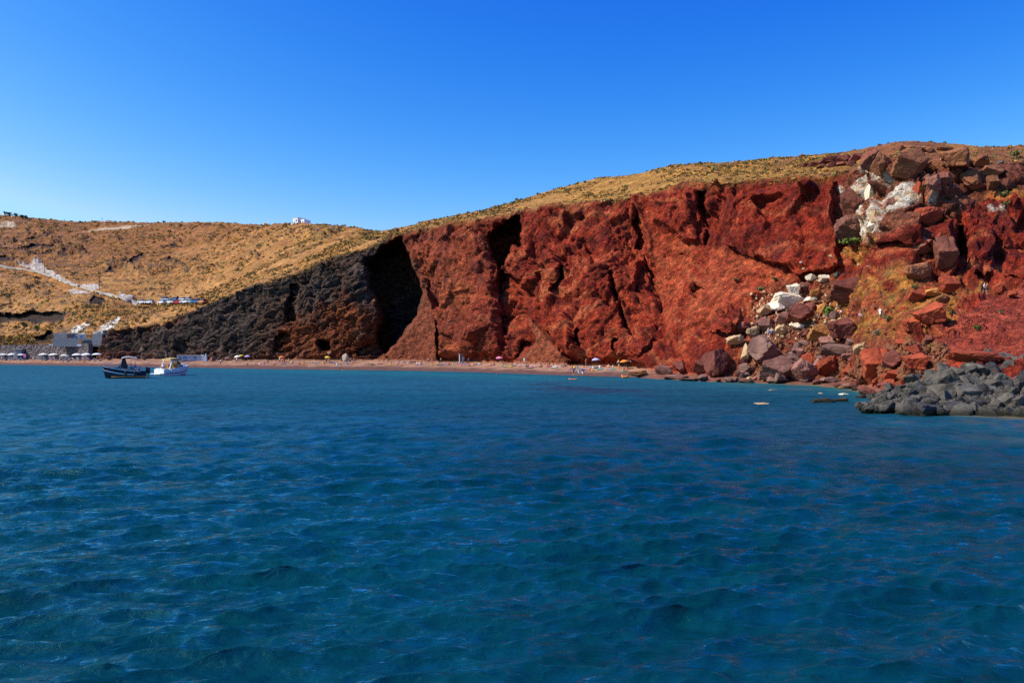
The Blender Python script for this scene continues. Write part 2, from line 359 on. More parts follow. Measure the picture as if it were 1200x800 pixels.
def rib_(deg, off):
    c_, s_ = math.cos(R(deg)), math.sin(R(deg)); return ridged((wx*c_+wz*s_)/24, y/16, (-wx*s_+wz*c_)/5.0, 1.0, 3, .5, off=off)
ribs = rib_(48, 5.0)*wu+rib_(-56, 25.0)*wd+.7*rib_(80, 45.0)*np.clip(1-wu-wd, 0, 1)
disp = (1-.65*edge_)*(big*1.1+1.0*(1-grey)*ribs+fcs*(.6+.6*rgh)+gul*1.2+blocks*rgh*(.66+0.25*grey)+(0.07+0.12*grey)*strat+grain*.60*rgh+.22*spk*rgh)*(1-0.85*smoothm)+crag*cragd*0.8*(1-.5*sstep(r_rim-30, r_rim, ri))+rub*rubd*(1-PATCH['scree'])
disp = disp+smoothm*(0.10*fbm(x, y, z, 1.1, 3, off=4.0)+0.55*ridged(x*1.0, y, z*0.16, 3.6, 3, off=14.0)*(1-.7*PATCH['fan']))
disp = W_CLIFF*disp+MREC*W_CLIFF*(.9*fbm(x, y, z, 4.5, 4, .6, off=101.0)+.5*np.clip(strat, 0, 1))
# hill relief
hs_ = np.clip((Y1-180)/250, 0.5, 1.6)
hill = 1.1*fbm(x, y, z, 24, 3, off=7.0)+0.55*ridged(x*0.7+y*0.7, y*0.5, z, 30, 3, off=3.0)*sstep(r_mid-20, r_mid+40, ri)*1.5+0.45*fbm(x, y, z, 3.0, 4, 0.6, off=19.0)*hs_
outc = sstep(.30, .55, fbm(x, y*.6, z*2.0, 26, 4, .55, off=83.0))*sstep(r_mid-30, r_mid+20, ri)*(1-sstep(390, 440, PX))
terr = (np.abs(((z+1.5*fbm(x, y, z, 30, 3, off=85.0))/4.5) % 1.0-.5)*2)
hill = hill+outc*1.6*(.3+ridged(x, y, z*2, 6, 3, off=87.0))+(1-sstep(180, 330, PX))*.9*sstep(.75, .95, terr)
hill = W_HILL*hill*(0.45+0.55*(1-sstep(r_sky-40, r_sky, ri)))
NH = np.stack([0*x, -0.25+0*x, 0*x+1], -1)
NH[..., 1] = -0.2
beach = W_BEACH*(0.10*fbm(x, y, z, 5, 3, off=1.0)+0.05*fbm(x, y, z, 1.0, 2, off=8.0))*sstep(1, 5, ri-r_beach+4)
D = N0*disp[..., None]+NH*hill[..., None]+np.array([0, 0, 1.0])*beach[..., None]
X2, Y2, Z2 = X1+D[..., 0], Y1+D[..., 1], Z1+D[..., 2]
VERT = np.stack([X2, Y2, Z2], -1).astype(np.float32)
for k in range(6):
    dv_ = np.zeros(PY.shape, np.float32); dh_ = np.zeros(PY.shape, np.float32)
    dh_[:, 1:-1] = np.linalg.norm(VERT[:, 2:]-VERT[:, :-2], axis=-1); dv_[1:-1] = np.linalg.norm(VERT[2:]-VERT[:-2], axis=-1)
    mk = sstep(3.0, 7.0, np.maximum(dh_/(2*1.05*np.maximum(VERT[..., 1], 60)/FPX), .8*dv_/(2*1.05*np.maximum(VERT[..., 1], 60)/FPX)))*W_CLIFF*(PX > 118)
    av_ = VERT.copy(); av_[1:-1, 1:-1] = (VERT[:-2, 1:-1]+VERT[2:, 1:-1]+VERT[1:-1, :-2]+VERT[1:-1, 2:])/4
    VERT = VERT+(av_-VERT)*(mk*.7)[..., None]
PROJ = HZ-(VERT[..., 2]-CH)/VERT[..., 1]*FPX
PROJX = CX+VERT[..., 0]/VERT[..., 1]*FPX

def ground(px, py, rows=(r_beach, r_sky)):
    """the first surface point of the relief met at this place of the slope, and its slope normal"""
    c = int(np.argmin(np.abs(xs-px))); a, b = rows
    for _ in range(3):       # follow sideways displacement
        colp = PROJ[a:b, c]; hit = np.where(colp <= py)[0]
        r = a+(hit[0] if len(hit) else b-a-1)
        dx = px-PROJX[r, c]
        if abs(dx) < 0.8: break
        c = int(np.clip(c+round(dx/1.05), 1, NC-2))
    r = max(1, min(NR-2, r)); c = max(1, min(NC-2, c))
    n = np.cross(VERT[r, c+1]-VERT[r, c-1], VERT[r+1, c]-VERT[r-1, c]); n /= np.linalg.norm(n)+1e-9
    return Vector(VERT[r, c].tolist()), Vector(n.tolist())

# ------------------------------------------------------------------ base colours of the ground (rock, soil and scree kinds)
def mix(a, b, t): return a+(b-a)*t[..., None]
C = lambda r, g, b: np.array([r, g, b], np.float32)*np.ones(PY.shape+(3,), np.float32)
n1 = fbm(x, y, z, 14, 4, 0.55, off=33.0); n2 = fbm(x, y, z, 4, 4, 0.6, off=37.0); n3 = fbm(x, y, z, 1.2, 3, 0.6, off=41.0)
red = mix(C(.27, .027, .013), C(.44, .054, .021), sstep(-.5, .7, n1))
red = mix(red, C(.15, .026, .018), sstep(.2, .9, n2)*0.65)
led_ = noise3(wx*wu/9+wz*.16-wx*.11*wu+wx*.13*wd, y/9, (wz-.62*wx*wu+.85*wx*wd)/2.2); red = mix(red, C(.54, .14, .055), sstep(.20, .42, led_)*.75); red = mix(red, C(.15, .022, .014), sstep(.22, .5, -led_)*.65)
stain = noise3(wx/1.3, y/3, wz/16.0+3); red = mix(red, C(.13, .020, .015), sstep(.12, .5, stain)*.6); red = mix(red, C(.50, .085, .030), sstep(.15, .5, -stain)*.45)
red = mix(red, C(.10, .018, .013), np.clip(-spk*1.4, 0, 1)*.45)
red = mix(red, C(.52, .14, .055), sstep(.4, 1.0, n3)*0.4)
upper = sstep(820, 850, PX)*(1-sstep(300, 318, PY))*(1-PATCH['ochre'])
red = mix(red, red*np.array([.76, .60, .66]), upper*0.8)
leftred = (1-sstep(520, 640, PX))
red = mix(red, mix(mix(C(.25, .056, .028), C(.37, .090, .034), sstep(-.4, .6, n1)), C(.15, .050, .036), sstep(.1, .7, n2)*.6), leftred*0.75)
greyc = mix(C(.040, .028, .024), C(.125, .085, .066), sstep(-.6, .8, n2+0.4*strat+.5*led_))
greyc = mix(greyc, C(.17, .105, .085), sstep(.28, .6, led_)*.5)
greyc = mix(greyc, C(.15, .068, .036), sstep(-.2, .7, n1+.3*n2)*0.6*sstep(230, 360, PX))
rust = mix(C(.17, .040, .018), C(.27, .085, .030), sstep(-.5, .7, n2+0.6*strat))
colr = mix(red, greyc, grey)
colr = mix(colr, rust, PATCH['rust']*sstep(-.7, .35, n1+.3))
colr = mix(colr, mix(C(.24, .062, .030), C(.30, .080, .036), sstep(-.4, .5, n1)), PATCH['fan']*0.92)
colr = mix(colr, mix(C(.42, .064, .026), C(.54, .112, .042), sstep(-.5, .6, n2)), PATCH['debris']*0.8)
colr = mix(colr, mix(C(.30, .045, .026), C(.46, .085, .045), sstep(-.5, .6, n2+.3*n3)), PATCH['scree'])
cragc = mix(C(.19, .062, .034), C(.33, .115, .056), sstep(-.6, .6, n1+.4*n2)); cragc = mix(cragc, C(.16, .055, .050), sstep(.1, .8, n2)*0.6)
colr = mix(colr, cragc, crag*0.85)
colr = mix(colr, mix(C(.26, .06, .026), C(.33, .11, .05), sstep(-.5, .5, n3)), rub*0.7)
och = mix(C(.50, .215, .042), C(.42, .095, .036), sstep(-.25, .4, n2+.2*n3)); och = mix(och, C(.20, .14, .04), sstep(.35, .7, fbm(x, y, z, 2.6, 3, off=47.0))*.8)
colr = mix(colr, och, PATCH['ochre']*sstep(-.5, .2, n2+.25))
wh = sstep(-.60, -.10, fbm((x*.8+z*.5)*1.6, y, (z*.8-x*.5)*.45, 2.2, 4, .65, off=53.0)+.08)
colr = mix(colr, mix(C(.74, .63, .50), C(.58, .36, .19), sstep(-.1, .6, n3)), PATCH['white']*wh)
# hill soil, with shade painted into its recesses
gold = mix(C(.32, .145, .042), C(.45, .215, .062), sstep(-.6, .7, n1+.3*n3))
gold = mix(gold, C(.21, .080, .032), sstep(.0, .8, n2)*0.75)
gold = mix(gold, C(.16, .125, .045), sstep(.15, .7, fbm(x, y, z, 7, 4, .6, off=59.0))*0.6)
gold = mix(gold, mix(C(.07, .048, .042), C(.24, .13, .075), sstep(-.5, .7, n3)), outc*.75*sstep(-.2, .4, n2))
gold = mix(gold, C(.50, .245, .085), sstep(.1, .5, fbm(x, y, z, 30, 3, .5, off=91.0))*.6)
tl = sstep(.72, .95, terr)*(1-sstep(200, 330, PX))*sstep(-.25, .35, n1+.4*n2); gold = mix(gold, C(.085, .052, .038), tl*.75)
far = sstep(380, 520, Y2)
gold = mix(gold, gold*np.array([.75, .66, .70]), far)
rightg = sstep(560, 700, PX)
gold = mix(gold, mix(C(.32, .150, .036), C(.48, .25, .055), sstep(-.5, .6, n2)), rightg*.8)
redden = sstep(720, 960, PX)*sstep(-.3, .5, n1+.5*n2)
gold = mix(gold, C(.17, .055, .03), redden*0.75)
rimred = (1-sstep(r_rim, r_rim+30, ri))*sstep(560, 640, PX)
gold = mix(gold, C(.24, .075, .028), rimred*sstep(-.4, .5, n2)*0.8)
gold = mix(gold, C(.016, .014, .018), MREC*W_HILL*.92)  # painted shade: hollows and ledge recesses go near-black in the colour itself
gold = mix(gold, C(.52, .45, .38)*(1+.25*n3[..., None]), PATCH['road_white']*sstep(-.9, .1, n3+.35)); gold = mix(gold, C(.42, .17, .035), PATCH['road_orange'])
gold = mix(gold, C(.55, .42, .28), PATCH['path_pale']*.8); gold = mix(gold, cragc, crag*.85*(1-.8*sstep(1085, 1120, PX)*sstep(-.45, .1, n2)*sstep(r_rim+40, r_mid, ri)))
bankrock = lowbank*sstep(0.0, .6, n2)*(1-MREC)
gold = mix(gold, C(.15, .08, .07), bankrock*.6)
sand = mix(C(.24, .122, .078), C(.31, .168, .110), sstep(-.5, .6, n2)); sand = mix(sand, C(.11, .052, .045), 1-sstep(r_beach+3, r_beach+8, ri+n2*1.5))
sand = mix(sand, C(.30, .15, .085), sstep(.35, .9, n3)*sstep(r_toe-10, r_toe-2, ri)*.7)
sand = mix(sand, C(.38, .20, .12), sstep(470, 700, PX)*sstep(r_beach+7, r_beach+11, ri)*.55)
rocky = sstep(745, 775, PX)
sand = mix(sand, mix(C(.12, .050, .035), C(.22, .085, .05), sstep(-.5, .5, n3)), rocky)
sand = mix(sand, mix(C(.13, .075, .028), C(.34, .21, .065), sstep(-.4, .5, n3)), sstep(985, 1010, PX)*.8*(1-sstep(r_beach+5, r_beach+11, ri)))
# turf and soil spill over the rim of the cliff
turf = W_HILL
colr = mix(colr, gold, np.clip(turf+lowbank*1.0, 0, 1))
colr = mix(colr, C(.62, .58, .54), PATCH['render']*sstep(-.7, .1, n3))
colr = mix(colr, sand, W_BEACH)
colr = np.clip(colr, 0.004, .9)

def grid_object(name, r0, r1, mat, kind='structure'):
    nr = r1-r0; v = VERT[r0:r1].reshape(-1, 3)
    i = np.arange((nr-1)*NC).reshape(nr-1, NC)[:, :-1].ravel()
    quads = np.stack([i, i+1, i+1+NC, i+NC], 1).astype(np.int32)
    me = bpy.data.meshes.new(name)
    me.vertices.add(len(v)); me.vertices.foreach_set('co', v.ravel())
    me.loops.add(quads.size); me.loops.foreach_set('vertex_index', quads.ravel())
    me.polygons.add(len(quads)); me.polygons.foreach_set('loop_start', np.arange(0, quads.size, 4, dtype=np.int32))
    me.update(calc_edges=True)
    at = me.attributes.new('base', 'FLOAT_COLOR', 'POINT')
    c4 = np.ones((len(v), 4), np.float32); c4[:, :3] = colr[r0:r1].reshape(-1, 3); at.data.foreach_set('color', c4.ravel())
    me.materials.append(mat)
    o = bpy.data.objects.new(name, me); COL.objects.link(o); o['kind'] = kind
    return o

# ------------------------------------------------------------------ materials
def new_mat(name):
    m = bpy.data.materials.new(name); m.use_nodes = True
    nt = m.node_tree; b = nt.nodes['Principled BSDF']
    return m, nt, b
def N(nt, t, **kw):
    n = nt.nodes.new(t)
    for k, v in kw.items():
        if k.startswith('i_'): n.inputs[k[2:].replace('_', ' ')].default_value = v
        else: setattr(n, k, v)
    return n
def ground_mat(name, s1, s2, lo, hi, bump, bdist, stones=0):
    """base colour by place, broken up by two scales of noise, with matching relief"""
    m, nt, b = new_mat(name); L = nt.links.new
    a = N(nt, 'ShaderNodeAttribute', attribute_name='base')
    g = N(nt, 'ShaderNodeNewGeometry')
    na = N(nt, 'ShaderNodeTexNoise', i_Scale=s1, i_Detail=8.0, i_Roughness=.68); L(g.outputs['Position'], na.inputs['Vector'])
    nb = N(nt, 'ShaderNodeTexNoise', i_Scale=s2, i_Detail=5.0, i_Roughness=.7); L(g.outputs['Position'], nb.inputs['Vector'])
    mr = N(nt, 'ShaderNodeMapRange'); mr.inputs[1].default_value = .32; mr.inputs[2].default_value = .68; mr.inputs[3].default_value = lo; mr.inputs[4].default_value = hi
    L(na.outputs[0], mr.inputs[0])
    mr2 = N(nt, 'ShaderNodeMapRange'); mr2.inputs[1].default_value = .3; mr2.inputs[2].default_value = .7; mr2.inputs[3].default_value = lo*1.05; mr2.inputs[4].default_value = hi*.95
    L(nb.outputs[0], mr2.inputs[0])
    mu = N(nt, 'ShaderNodeMath', operation='MULTIPLY'); L(mr.outputs[0], mu.inputs[0]); L(mr2.outputs[0], mu.inputs[1])
    if stones:      # stones and cinders bedded in the face
        nw = N(nt, 'ShaderNodeTexNoise', i_Scale=1.3, i_Detail=3.0); L(g.outputs['Position'], nw.inputs['Vector'])
        wv = N(nt, 'ShaderNodeVectorMath', operation='MULTIPLY_ADD'); L(nw.outputs['Color'], wv.inputs[0]); wv.inputs[1].default_value = (.7, .7, .7); L(g.outputs['Position'], wv.inputs[2])
        vo = N(nt, 'ShaderNodeTexVoronoi', i_Scale=stones); L(wv.outputs[0], vo.inputs['Vector'])
        vo2 = N(nt, 'ShaderNodeTexVoronoi', i_Scale=stones*.36); L(wv.outputs[0], vo2.inputs['Vector'])
        sc = N(nt, 'ShaderNodeSeparateColor'); L(vo.outputs['Color'], sc.inputs[0])
        mv = N(nt, 'ShaderNodeMapRange'); mv.inputs[3].default_value = .66; mv.inputs[4].default_value = 1.34; L(sc.outputs[0], mv.inputs[0])
        m3 = N(nt, 'ShaderNodeMath', operation='MULTIPLY'); L(mu.outputs[0], m3.inputs[0]); L(mv.outputs[0], m3.inputs[1]); mu = m3
    vm = N(nt, 'ShaderNodeVectorMath', operation='SCALE'); L(a.outputs['Color'], vm.inputs[0]); L(mu.outputs[0], vm.inputs['Scale'])
    L(vm.outputs[0], b.inputs['Base Color'])
    b.inputs['Roughness'].default_value = .95; b.inputs['Specular IOR Level'].default_value = .15
    ad = N(nt, 'ShaderNodeMath', operation='ADD'); L(na.outputs[0], ad.inputs[0]); L(nb.outputs[0], ad.inputs[1])
    if stones:
        sb = N(nt, 'ShaderNodeMath', operation='MULTIPLY_ADD'); L(vo.outputs['Distance'], sb.inputs[0]); sb.inputs[1].default_value = -.45; L(ad.outputs[0], sb.inputs[2])
        sb2 = N(nt, 'ShaderNodeMath', operation='MULTIPLY_ADD'); L(vo2.outputs['Distance'], sb2.inputs[0]); sb2.inputs[1].default_value = -.8; L(sb.outputs[0], sb2.inputs[2]); ad = sb2
    bp = N(nt, 'ShaderNodeBump', i_Strength=bump, i_Distance=bdist); L(ad.outputs[0], bp.inputs['Height']); L(bp.outputs[0], b.inputs['Normal'])
    return m
M_rock = ground_mat('cliff_rock', .55, 2.6, .46, 1.54, 1.0, 1.1, stones=1.25)
M_hill = ground_mat('dry_hillside', .45, 1.9, .50, 1.50, .9, .8)
M_sand = ground_mat('beach_sand', .6, 3.0, .75, 1.22, .5, .1)
grid_object('beach', 0, r_toe+3, M_sand)
grid_object('cliff', r_toe+2, r_rim+4, M_rock)
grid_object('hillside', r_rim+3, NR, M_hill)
# ------------------------------------------------------------------ sea
def build_sea():
    rows = []
    Y = 4.0
    while Y < 420:
        rows.append(Y); Y += max(0.045, Y*Y*0.00017)
    rows += [450, 520, 650, 900, 1400, 2500, 6000, 20000, 55000]
    yr = np.array(rows); u = np.linspace(-1.0, 1.0, 700)
    cols = np.sign(u)*(np.abs(u)*0.72+0.28*np.abs(u)**6*3.0)
    XX = yr[:, None]*cols[None, :]*1.05; YY_ = np.repeat(yr[:, None], len(u), 1)
    XX = XX+np.sign(cols)[None, :]*np.abs(u)[None, :]**4*4.0
    Z = np.zeros_like(XX); r2 = np.random.default_rng(5)
    dx = np.zeros_like(XX); dy = np.zeros_like(XX)
    cell = np.maximum(np.gradient(yr), yr*0.0022)[:, None]
    patchy = 0.75+0.5*fbm(XX, YY_, 0*XX, 14, 2, off=3.0)
    for i in range(74):
        lam = 0.34*(18**(i/73.0)); k = 2*math.pi/lam
        th = R(-72)+r2.normal()*0.42
        a = 0.0125*lam**0.70*r2.uniform(.6, 1.3)
        if lam > 3.2: a *= .52
        elif lam > 1.0: a *= .92
        else: a *= 1.22
        fade = sstep(2.2, 5.0, lam/cell)
        ph = k*(XX*math.cos(th)+YY_*math.sin(th))+r2.uniform(0, 6.28)
        Z += a*np.cos(ph)*fade; q = .85*a*fade
        dx -= q*math.cos(th)*np.sin(ph); dy -= q*math.sin(th)*np.sin(ph)
    damp = (1-.6*sstep(90, 260, YY_))*patchy
    Z *= damp; dx *= damp; dy *= damp
    v = np.stack([XX+dx, YY_+dy, Z], -1).reshape(-1, 3).astype(np.float32)
    nc = len(u); nr = len(yr)
    i = np.arange((nr-1)*nc).reshape(nr-1, nc)[:, :-1].ravel()
    q = np.stack([i, i+1, i+1+nc, i+nc], 1).astype(np.int32)
    # a calm apron behind and beside the viewer so the sheet has no edge near the camera
    base = len(v); ex = np.array([[-60000, -300, -.02], [60000, -300, -.02], [60000, 3.5, -.02], [-60000, 3.5, -.02]], np.float32)
    v = np.concatenate([v, ex]); q = np.concatenate([q, np.array([[base, base+1, base+2, base+3]], np.int32)])
    me = bpy.data.meshes.new('sea')
    me.vertices.add(len(v)); me.vertices.foreach_set('co', v.ravel())
    me.loops.add(q.size); me.loops.foreach_set('vertex_index', q.ravel())
    me.polygons.add(len(q)); me.polygons.foreach_set('loop_start', np.arange(0, q.size, 4, dtype=np.int32))
    me.polygons.foreach_set('use_smooth', np.ones(len(q), bool))
    me.update(calc_edges=True)
    # how shallow the water is: turquoise sand shelf off the beach, ochre weed and stone by the rocks
    shd = np.interp(CX+v[:, 0]/np.maximum(v[:, 1], 1)*FPX, xs, T['shd'])
    dist = shd-v[:, 1]
    pxv = CX+v[:, 0]/np.maximum(v[:, 1], 1)*FPX
    wob = 4*fbm(v[:, 0], v[:, 1], 0*v[:, 0], 18, 3, off=6.0)
    deep = np.array([.0008, .034, .050]); mid = np.array([.0008, .047, .088]); turq = np.array([.004, .120, .150])
    col = deep+(mid-deep)*sstep(30, 130, v[:, 1])[:, None]*(1-sstep(560, 900, pxv)*.6)[:, None]
    shelf = np.exp(-((dist-26+wob*2)/20.0)**2)*(1-sstep(600, 760, pxv))*sstep(150, 330, pxv+wob*6)
    shelf += .45*np.exp(-((dist-12+wob)/12.0)**2)*sstep(600, 760, pxv)
    col = col+(turq-col)*np.clip(shelf*.38, 0, 1)[:, None]
    weed = np.exp(-((dist-60+wob*3)/15.0)**2)*sstep(590, 650, pxv)*(1-sstep(740, 800, pxv))*sstep(-.3, .2, wob/4)
    col = col+(np.array([.010, .008, .028])-col)*np.clip(weed*.8, 0, 1)[:, None]
    grn = np.exp(-(np.maximum(dist, 0)/13.0)**2)*sstep(800, 900, pxv)*sstep(-.8, .3, wob/4)
    col = col+(np.array([.012, .085, .075])-col)*np.clip(grn*.75, 0, 1)[:, None]
    stn = sstep(.15, .5, fbm(v[:, 0], v[:, 1], 0*v[:, 0], 4.5, 3, .6, off=16.0))*np.exp(-(np.maximum(dist, 0)/16.0)**2)*sstep(820, 900, pxv)
    col = col+(np.array([.10, .065, .025])-col)*np.clip(stn*.6, 0, 1)[:, None]
    edge = sstep(5.5, .5, dist+wob*.5)*sstep(880, 960, pxv)
    och = np.array([.20, .12, .02])
    col = col+(och-col)*np.clip(edge*.75, 0, 1)[:, None]
    at = me.attributes.new('depth_tint', 'FLOAT_COLOR', 'POINT')
    c4 = np.ones((len(v), 4), np.float32); c4[:, :3] = np.clip(col, 0, 1); at.data.foreach_set('color', c4.ravel())
    ra = me.attributes.new('chop', 'FLOAT', 'POINT')
    ra.data.foreach_set('value', (.05+.23*sstep(18, 60, v[:, 1])+.20*sstep(50, 120, v[:, 1])).astype(np.float32))
    m, nt, pb = new_mat('sea_water'); L = nt.links.new
    nt.nodes.remove(pb); mo = [n for n in nt.nodes if n.type == 'OUTPUT_MATERIAL'][0]
    b = N(nt, 'ShaderNodeBsdfDiffuse'); gl = N(nt, 'ShaderNodeBsdfGlossy'); mx = N(nt, 'ShaderNodeMixShader'); fr = N(nt, 'ShaderNodeFresnel', i_IOR=1.333)
    gl.inputs['Color'].default_value = (.44, .88, .93, 1)        # clear sea water, seen with its own blue-green cast
    mi = N(nt, 'ShaderNodeMath', operation='MINIMUM'); rr = N(nt, 'ShaderNodeAttribute', attribute_name='chop'); cap = N(nt, 'ShaderNodeMapRange'); cap.inputs[1].default_value = .05; cap.inputs[2].default_value = .36; cap.inputs[3].default_value = .75; cap.inputs[4].default_value = .115
    L(rr.outputs['Fac'], cap.inputs[0]); L(cap.outputs[0], mi.inputs[1]); L(fr.outputs[0], mi.inputs[0]); 
    g0 = N(nt, 'ShaderNodeNewGeometry'); n5 = N(nt, 'ShaderNodeTexNoise', i_Scale=.95, i_Detail=7.0, i_Roughness=.72, i_Distortion=.4); L(g0.outputs['Position'], n5.inputs['Vector'])
    m5 = N(nt, 'ShaderNodeMapRange'); m5.inputs[1].default_value = .36; m5.inputs[2].default_value = .64; m5.inputs[3].default_value = .2; m5.inputs[4].default_value = 1.7; L(n5.outputs[0], m5.inputs[0])
    k5 = N(nt, 'ShaderNodeMath', operation='MULTIPLY', use_clamp=True); L(mi.outputs[0], k5.inputs[0]); L(m5.outputs[0], k5.inputs[1]); L(k5.outputs[0], mx.inputs[0]); L(b.outputs[0], mx.inputs[1]); L(gl.outputs[0], mx.inputs[2]); L(mx.outputs[0], mo.inputs['Surface'])
    a = N(nt, 'ShaderNodeAttribute', attribute_name='depth_tint')
    rr = N(nt, 'ShaderNodeAttribute', attribute_name='chop'); L(rr.outputs['Fac'], gl.inputs['Roughness'])
    g = N(nt, 'ShaderNodeNewGeometry')
    mp = N(nt, 'ShaderNodeMapping'); mp.inputs['Scale'].default_value = (.8, 1.5, 1); L(g.outputs['Position'], mp.inputs['Vector'])
    # wind patches: slightly ruffled streaks of water look paler or darker
    mq = N(nt, 'ShaderNodeMapping'); mq.inputs['Scale'].default_value = (.10, .16, 1); mq.inputs['Rotation'].default_value = (0, 0, .35); L(g.outputs['Position'], mq.inputs['Vector'])
    n3_ = N(nt, 'ShaderNodeTexNoise', i_Scale=1.0, i_Detail=9.0, i_Roughness=.72); L(mq.outputs[0], n3_.inputs['Vector'])
    mr_ = N(nt, 'ShaderNodeMapRange'); mr_.inputs[1].default_value = .36; mr_.inputs[2].default_value = .64; mr_.inputs[3].default_value = .70; mr_.inputs[4].default_value = 1.30; L(n3_.outputs[0], mr_.inputs[0])
    vs_ = N(nt, 'ShaderNodeVectorMath', operation='SCALE'); L(a.outputs['Color'], vs_.inputs[0]); L(mr_.outputs[0], vs_.inputs['Scale']); L(vs_.outputs[0], b.inputs['Color'])
    n1_ = N(nt, 'ShaderNodeTexNoise', i_Scale=2.6, i_Detail=8.0, i_Roughness=.60, i_Distortion=.6); L(mp.outputs[0], n1_.inputs['Vector'])
    n2_ = N(nt, 'ShaderNodeTexNoise', i_Scale=.55, i_Detail=4.0, i_Roughness=.6); L(mp.outputs[0], n2_.inputs['Vector'])
    ad = N(nt, 'ShaderNodeMath', operation='MULTIPLY_ADD'); L(n2_.outputs[0], ad.inputs[0]); ad.inputs[1].default_value = 3.0; L(n1_.outputs[0], ad.inputs[2])
    mf = N(nt, 'ShaderNodeMapping'); mf.inputs['Scale'].default_value = (.55, 1.25, 1); mf.inputs['Rotation'].default_value = (0, 0, -.38); L(g.outputs['Position'], mf.inputs['Vector'])
    n4_ = N(nt, 'ShaderNodeTexNoise', i_Scale=8.5, i_Detail=4.0, i_Roughness=.55, i_Distortion=1.1); L(mf.outputs[0], n4_.inputs['Vector'])
    a4 = N(nt, 'ShaderNodeMath', operation='MULTIPLY_ADD'); L(n4_.outputs[0], a4.inputs[0]); a4.inputs[1].default_value = .20; L(ad.outputs[0], a4.inputs[2]); ad = a4
    bp = N(nt, 'ShaderNodeBump', i_Strength=.75, i_Distance=.10); L(ad.outputs[0], bp.inputs['Height']); [L(bp.outputs[0], q.inputs['Normal']) for q in (b, gl, fr)]
    me.materials.append(m)
    o = bpy.data.objects.new('sea', me); COL.objects.link(o); o['kind'] = 'structure'
build_sea()
# ------------------------------------------------------------------ helpers for things
def tag(o, label=None, cat=None, group=None, kind=None):
    if label: o['label'] = label
    if cat: o['category'] = cat
    if group: o['group'] = group
    if kind: o['kind'] = kind
    return o
def mesh_obj(name, verts, faces, mats, parent=None, smooth=False, fmat=None):
    me = bpy.data.meshes.new(name); me.from_pydata([tuple(v) for v in verts], [], [tuple(f) for f in faces])
    for m in (mats if isinstance(mats, (list, tuple)) else [mats]): me.materials.append(m)
    if fmat is not None: me.polygons.foreach_set('material_index', fmat)
    if smooth: me.polygons.foreach_set('use_smooth', [True]*len(me.polygons))
    me.update()
    o = bpy.data.objects.new(name, me); COL.objects.link(o)
    if parent: o.parent = parent
    return o
def empty(name, loc, rz=0.0):
    o = bpy.data.objects.new(name, None); COL.objects.link(o); o.location = loc; o.rotation_euler = (0, 0, rz); o.empty_display_size = .3
    return o
def noise_mat(name, c1, c2, scale=2.0, rough=.88, bump=.9, bdist=.10, c3=None, spec=.2, detail=6.0, wet=False):
    m, nt, b = new_mat(name); L = nt.links.new
    tc = N(nt, 'ShaderNodeTexCoord'); oi = N(nt, 'ShaderNodeObjectInfo')
    av = N(nt, 'ShaderNodeVectorMath', operation='MULTIPLY_ADD'); L(oi.outputs['Random'], av.inputs[1]); av.inputs[0].default_value = (37, 53, 71); L(tc.outputs['Object'], av.inputs[2])
    n = N(nt, 'ShaderNodeTexNoise', i_Scale=scale, i_Detail=detail, i_Roughness=.65); L(av.outputs[0], n.inputs['Vector'])
    cr = N(nt, 'ShaderNodeValToRGB'); e = cr.color_ramp.elements
    e[0].position = .34; e[0].color = (*c1, 1); e[1].position = .66; e[1].color = (*c2, 1)
    if c3: q = cr.color_ramp.elements.new(.80); q.color = (*c3, 1)
    L(n.outputs[0], cr.inputs[0])
    hv = N(nt, 'ShaderNodeHueSaturation'); mr = N(nt, 'ShaderNodeMapRange'); mr.inputs[3].default_value = .72; mr.inputs[4].default_value = 1.28
    L(oi.outputs['Random'], mr.inputs[0]); L(mr.outputs[0], hv.inputs['Value']); L(cr.outputs[0], hv.inputs['Color'])
    if wet:     # sea-wet and weedy up to the splash line
        g = N(nt, 'ShaderNodeNewGeometry'); sx = N(nt, 'ShaderNodeSeparateXYZ'); L(g.outputs['Position'], sx.inputs[0])
        ma = N(nt, 'ShaderNodeMath', operation='MULTIPLY_ADD'); L(n.outputs[0], ma.inputs[0]); ma.inputs[1].default_value = -1.3; L(sx.outputs['Z'], ma.inputs[2])
        wr = N(nt, 'ShaderNodeMapRange'); wr.inputs[1].default_value = -.45; wr.inputs[2].default_value = -.05; wr.inputs[3].default_value = 1.0; wr.inputs[4].default_value = 0.0; L(ma.outputs[0], wr.inputs[0])
        wm = N(nt, 'ShaderNodeMix', data_type='RGBA'); wm.inputs['A'].default_value = (1, 1, 1, 1); L(wr.outputs[0], wm.inputs['Factor']); L(hv.outputs[0], wm.inputs['A']); wm.inputs['B'].default_value = (.020, .019, .012, 1)
        L(wm.outputs['Result'], b.inputs['Base Color'])
    else: L(hv.outputs[0], b.inputs['Base Color'])
    b.inputs['Roughness'].default_value = rough; b.inputs['Specular IOR Level'].default_value = spec
    if bump:
        n2 = N(nt, 'ShaderNodeTexNoise', i_Scale=scale*3.1, i_Detail=6.0, i_Roughness=.7); L(av.outputs[0], n2.inputs['Vector'])
        bp = N(nt, 'ShaderNodeBump', i_Strength=bump, i_Distance=bdist); L(n2.outputs[0], bp.inputs['Height']); L(bp.outputs[0], b.inputs['Normal'])
    return m
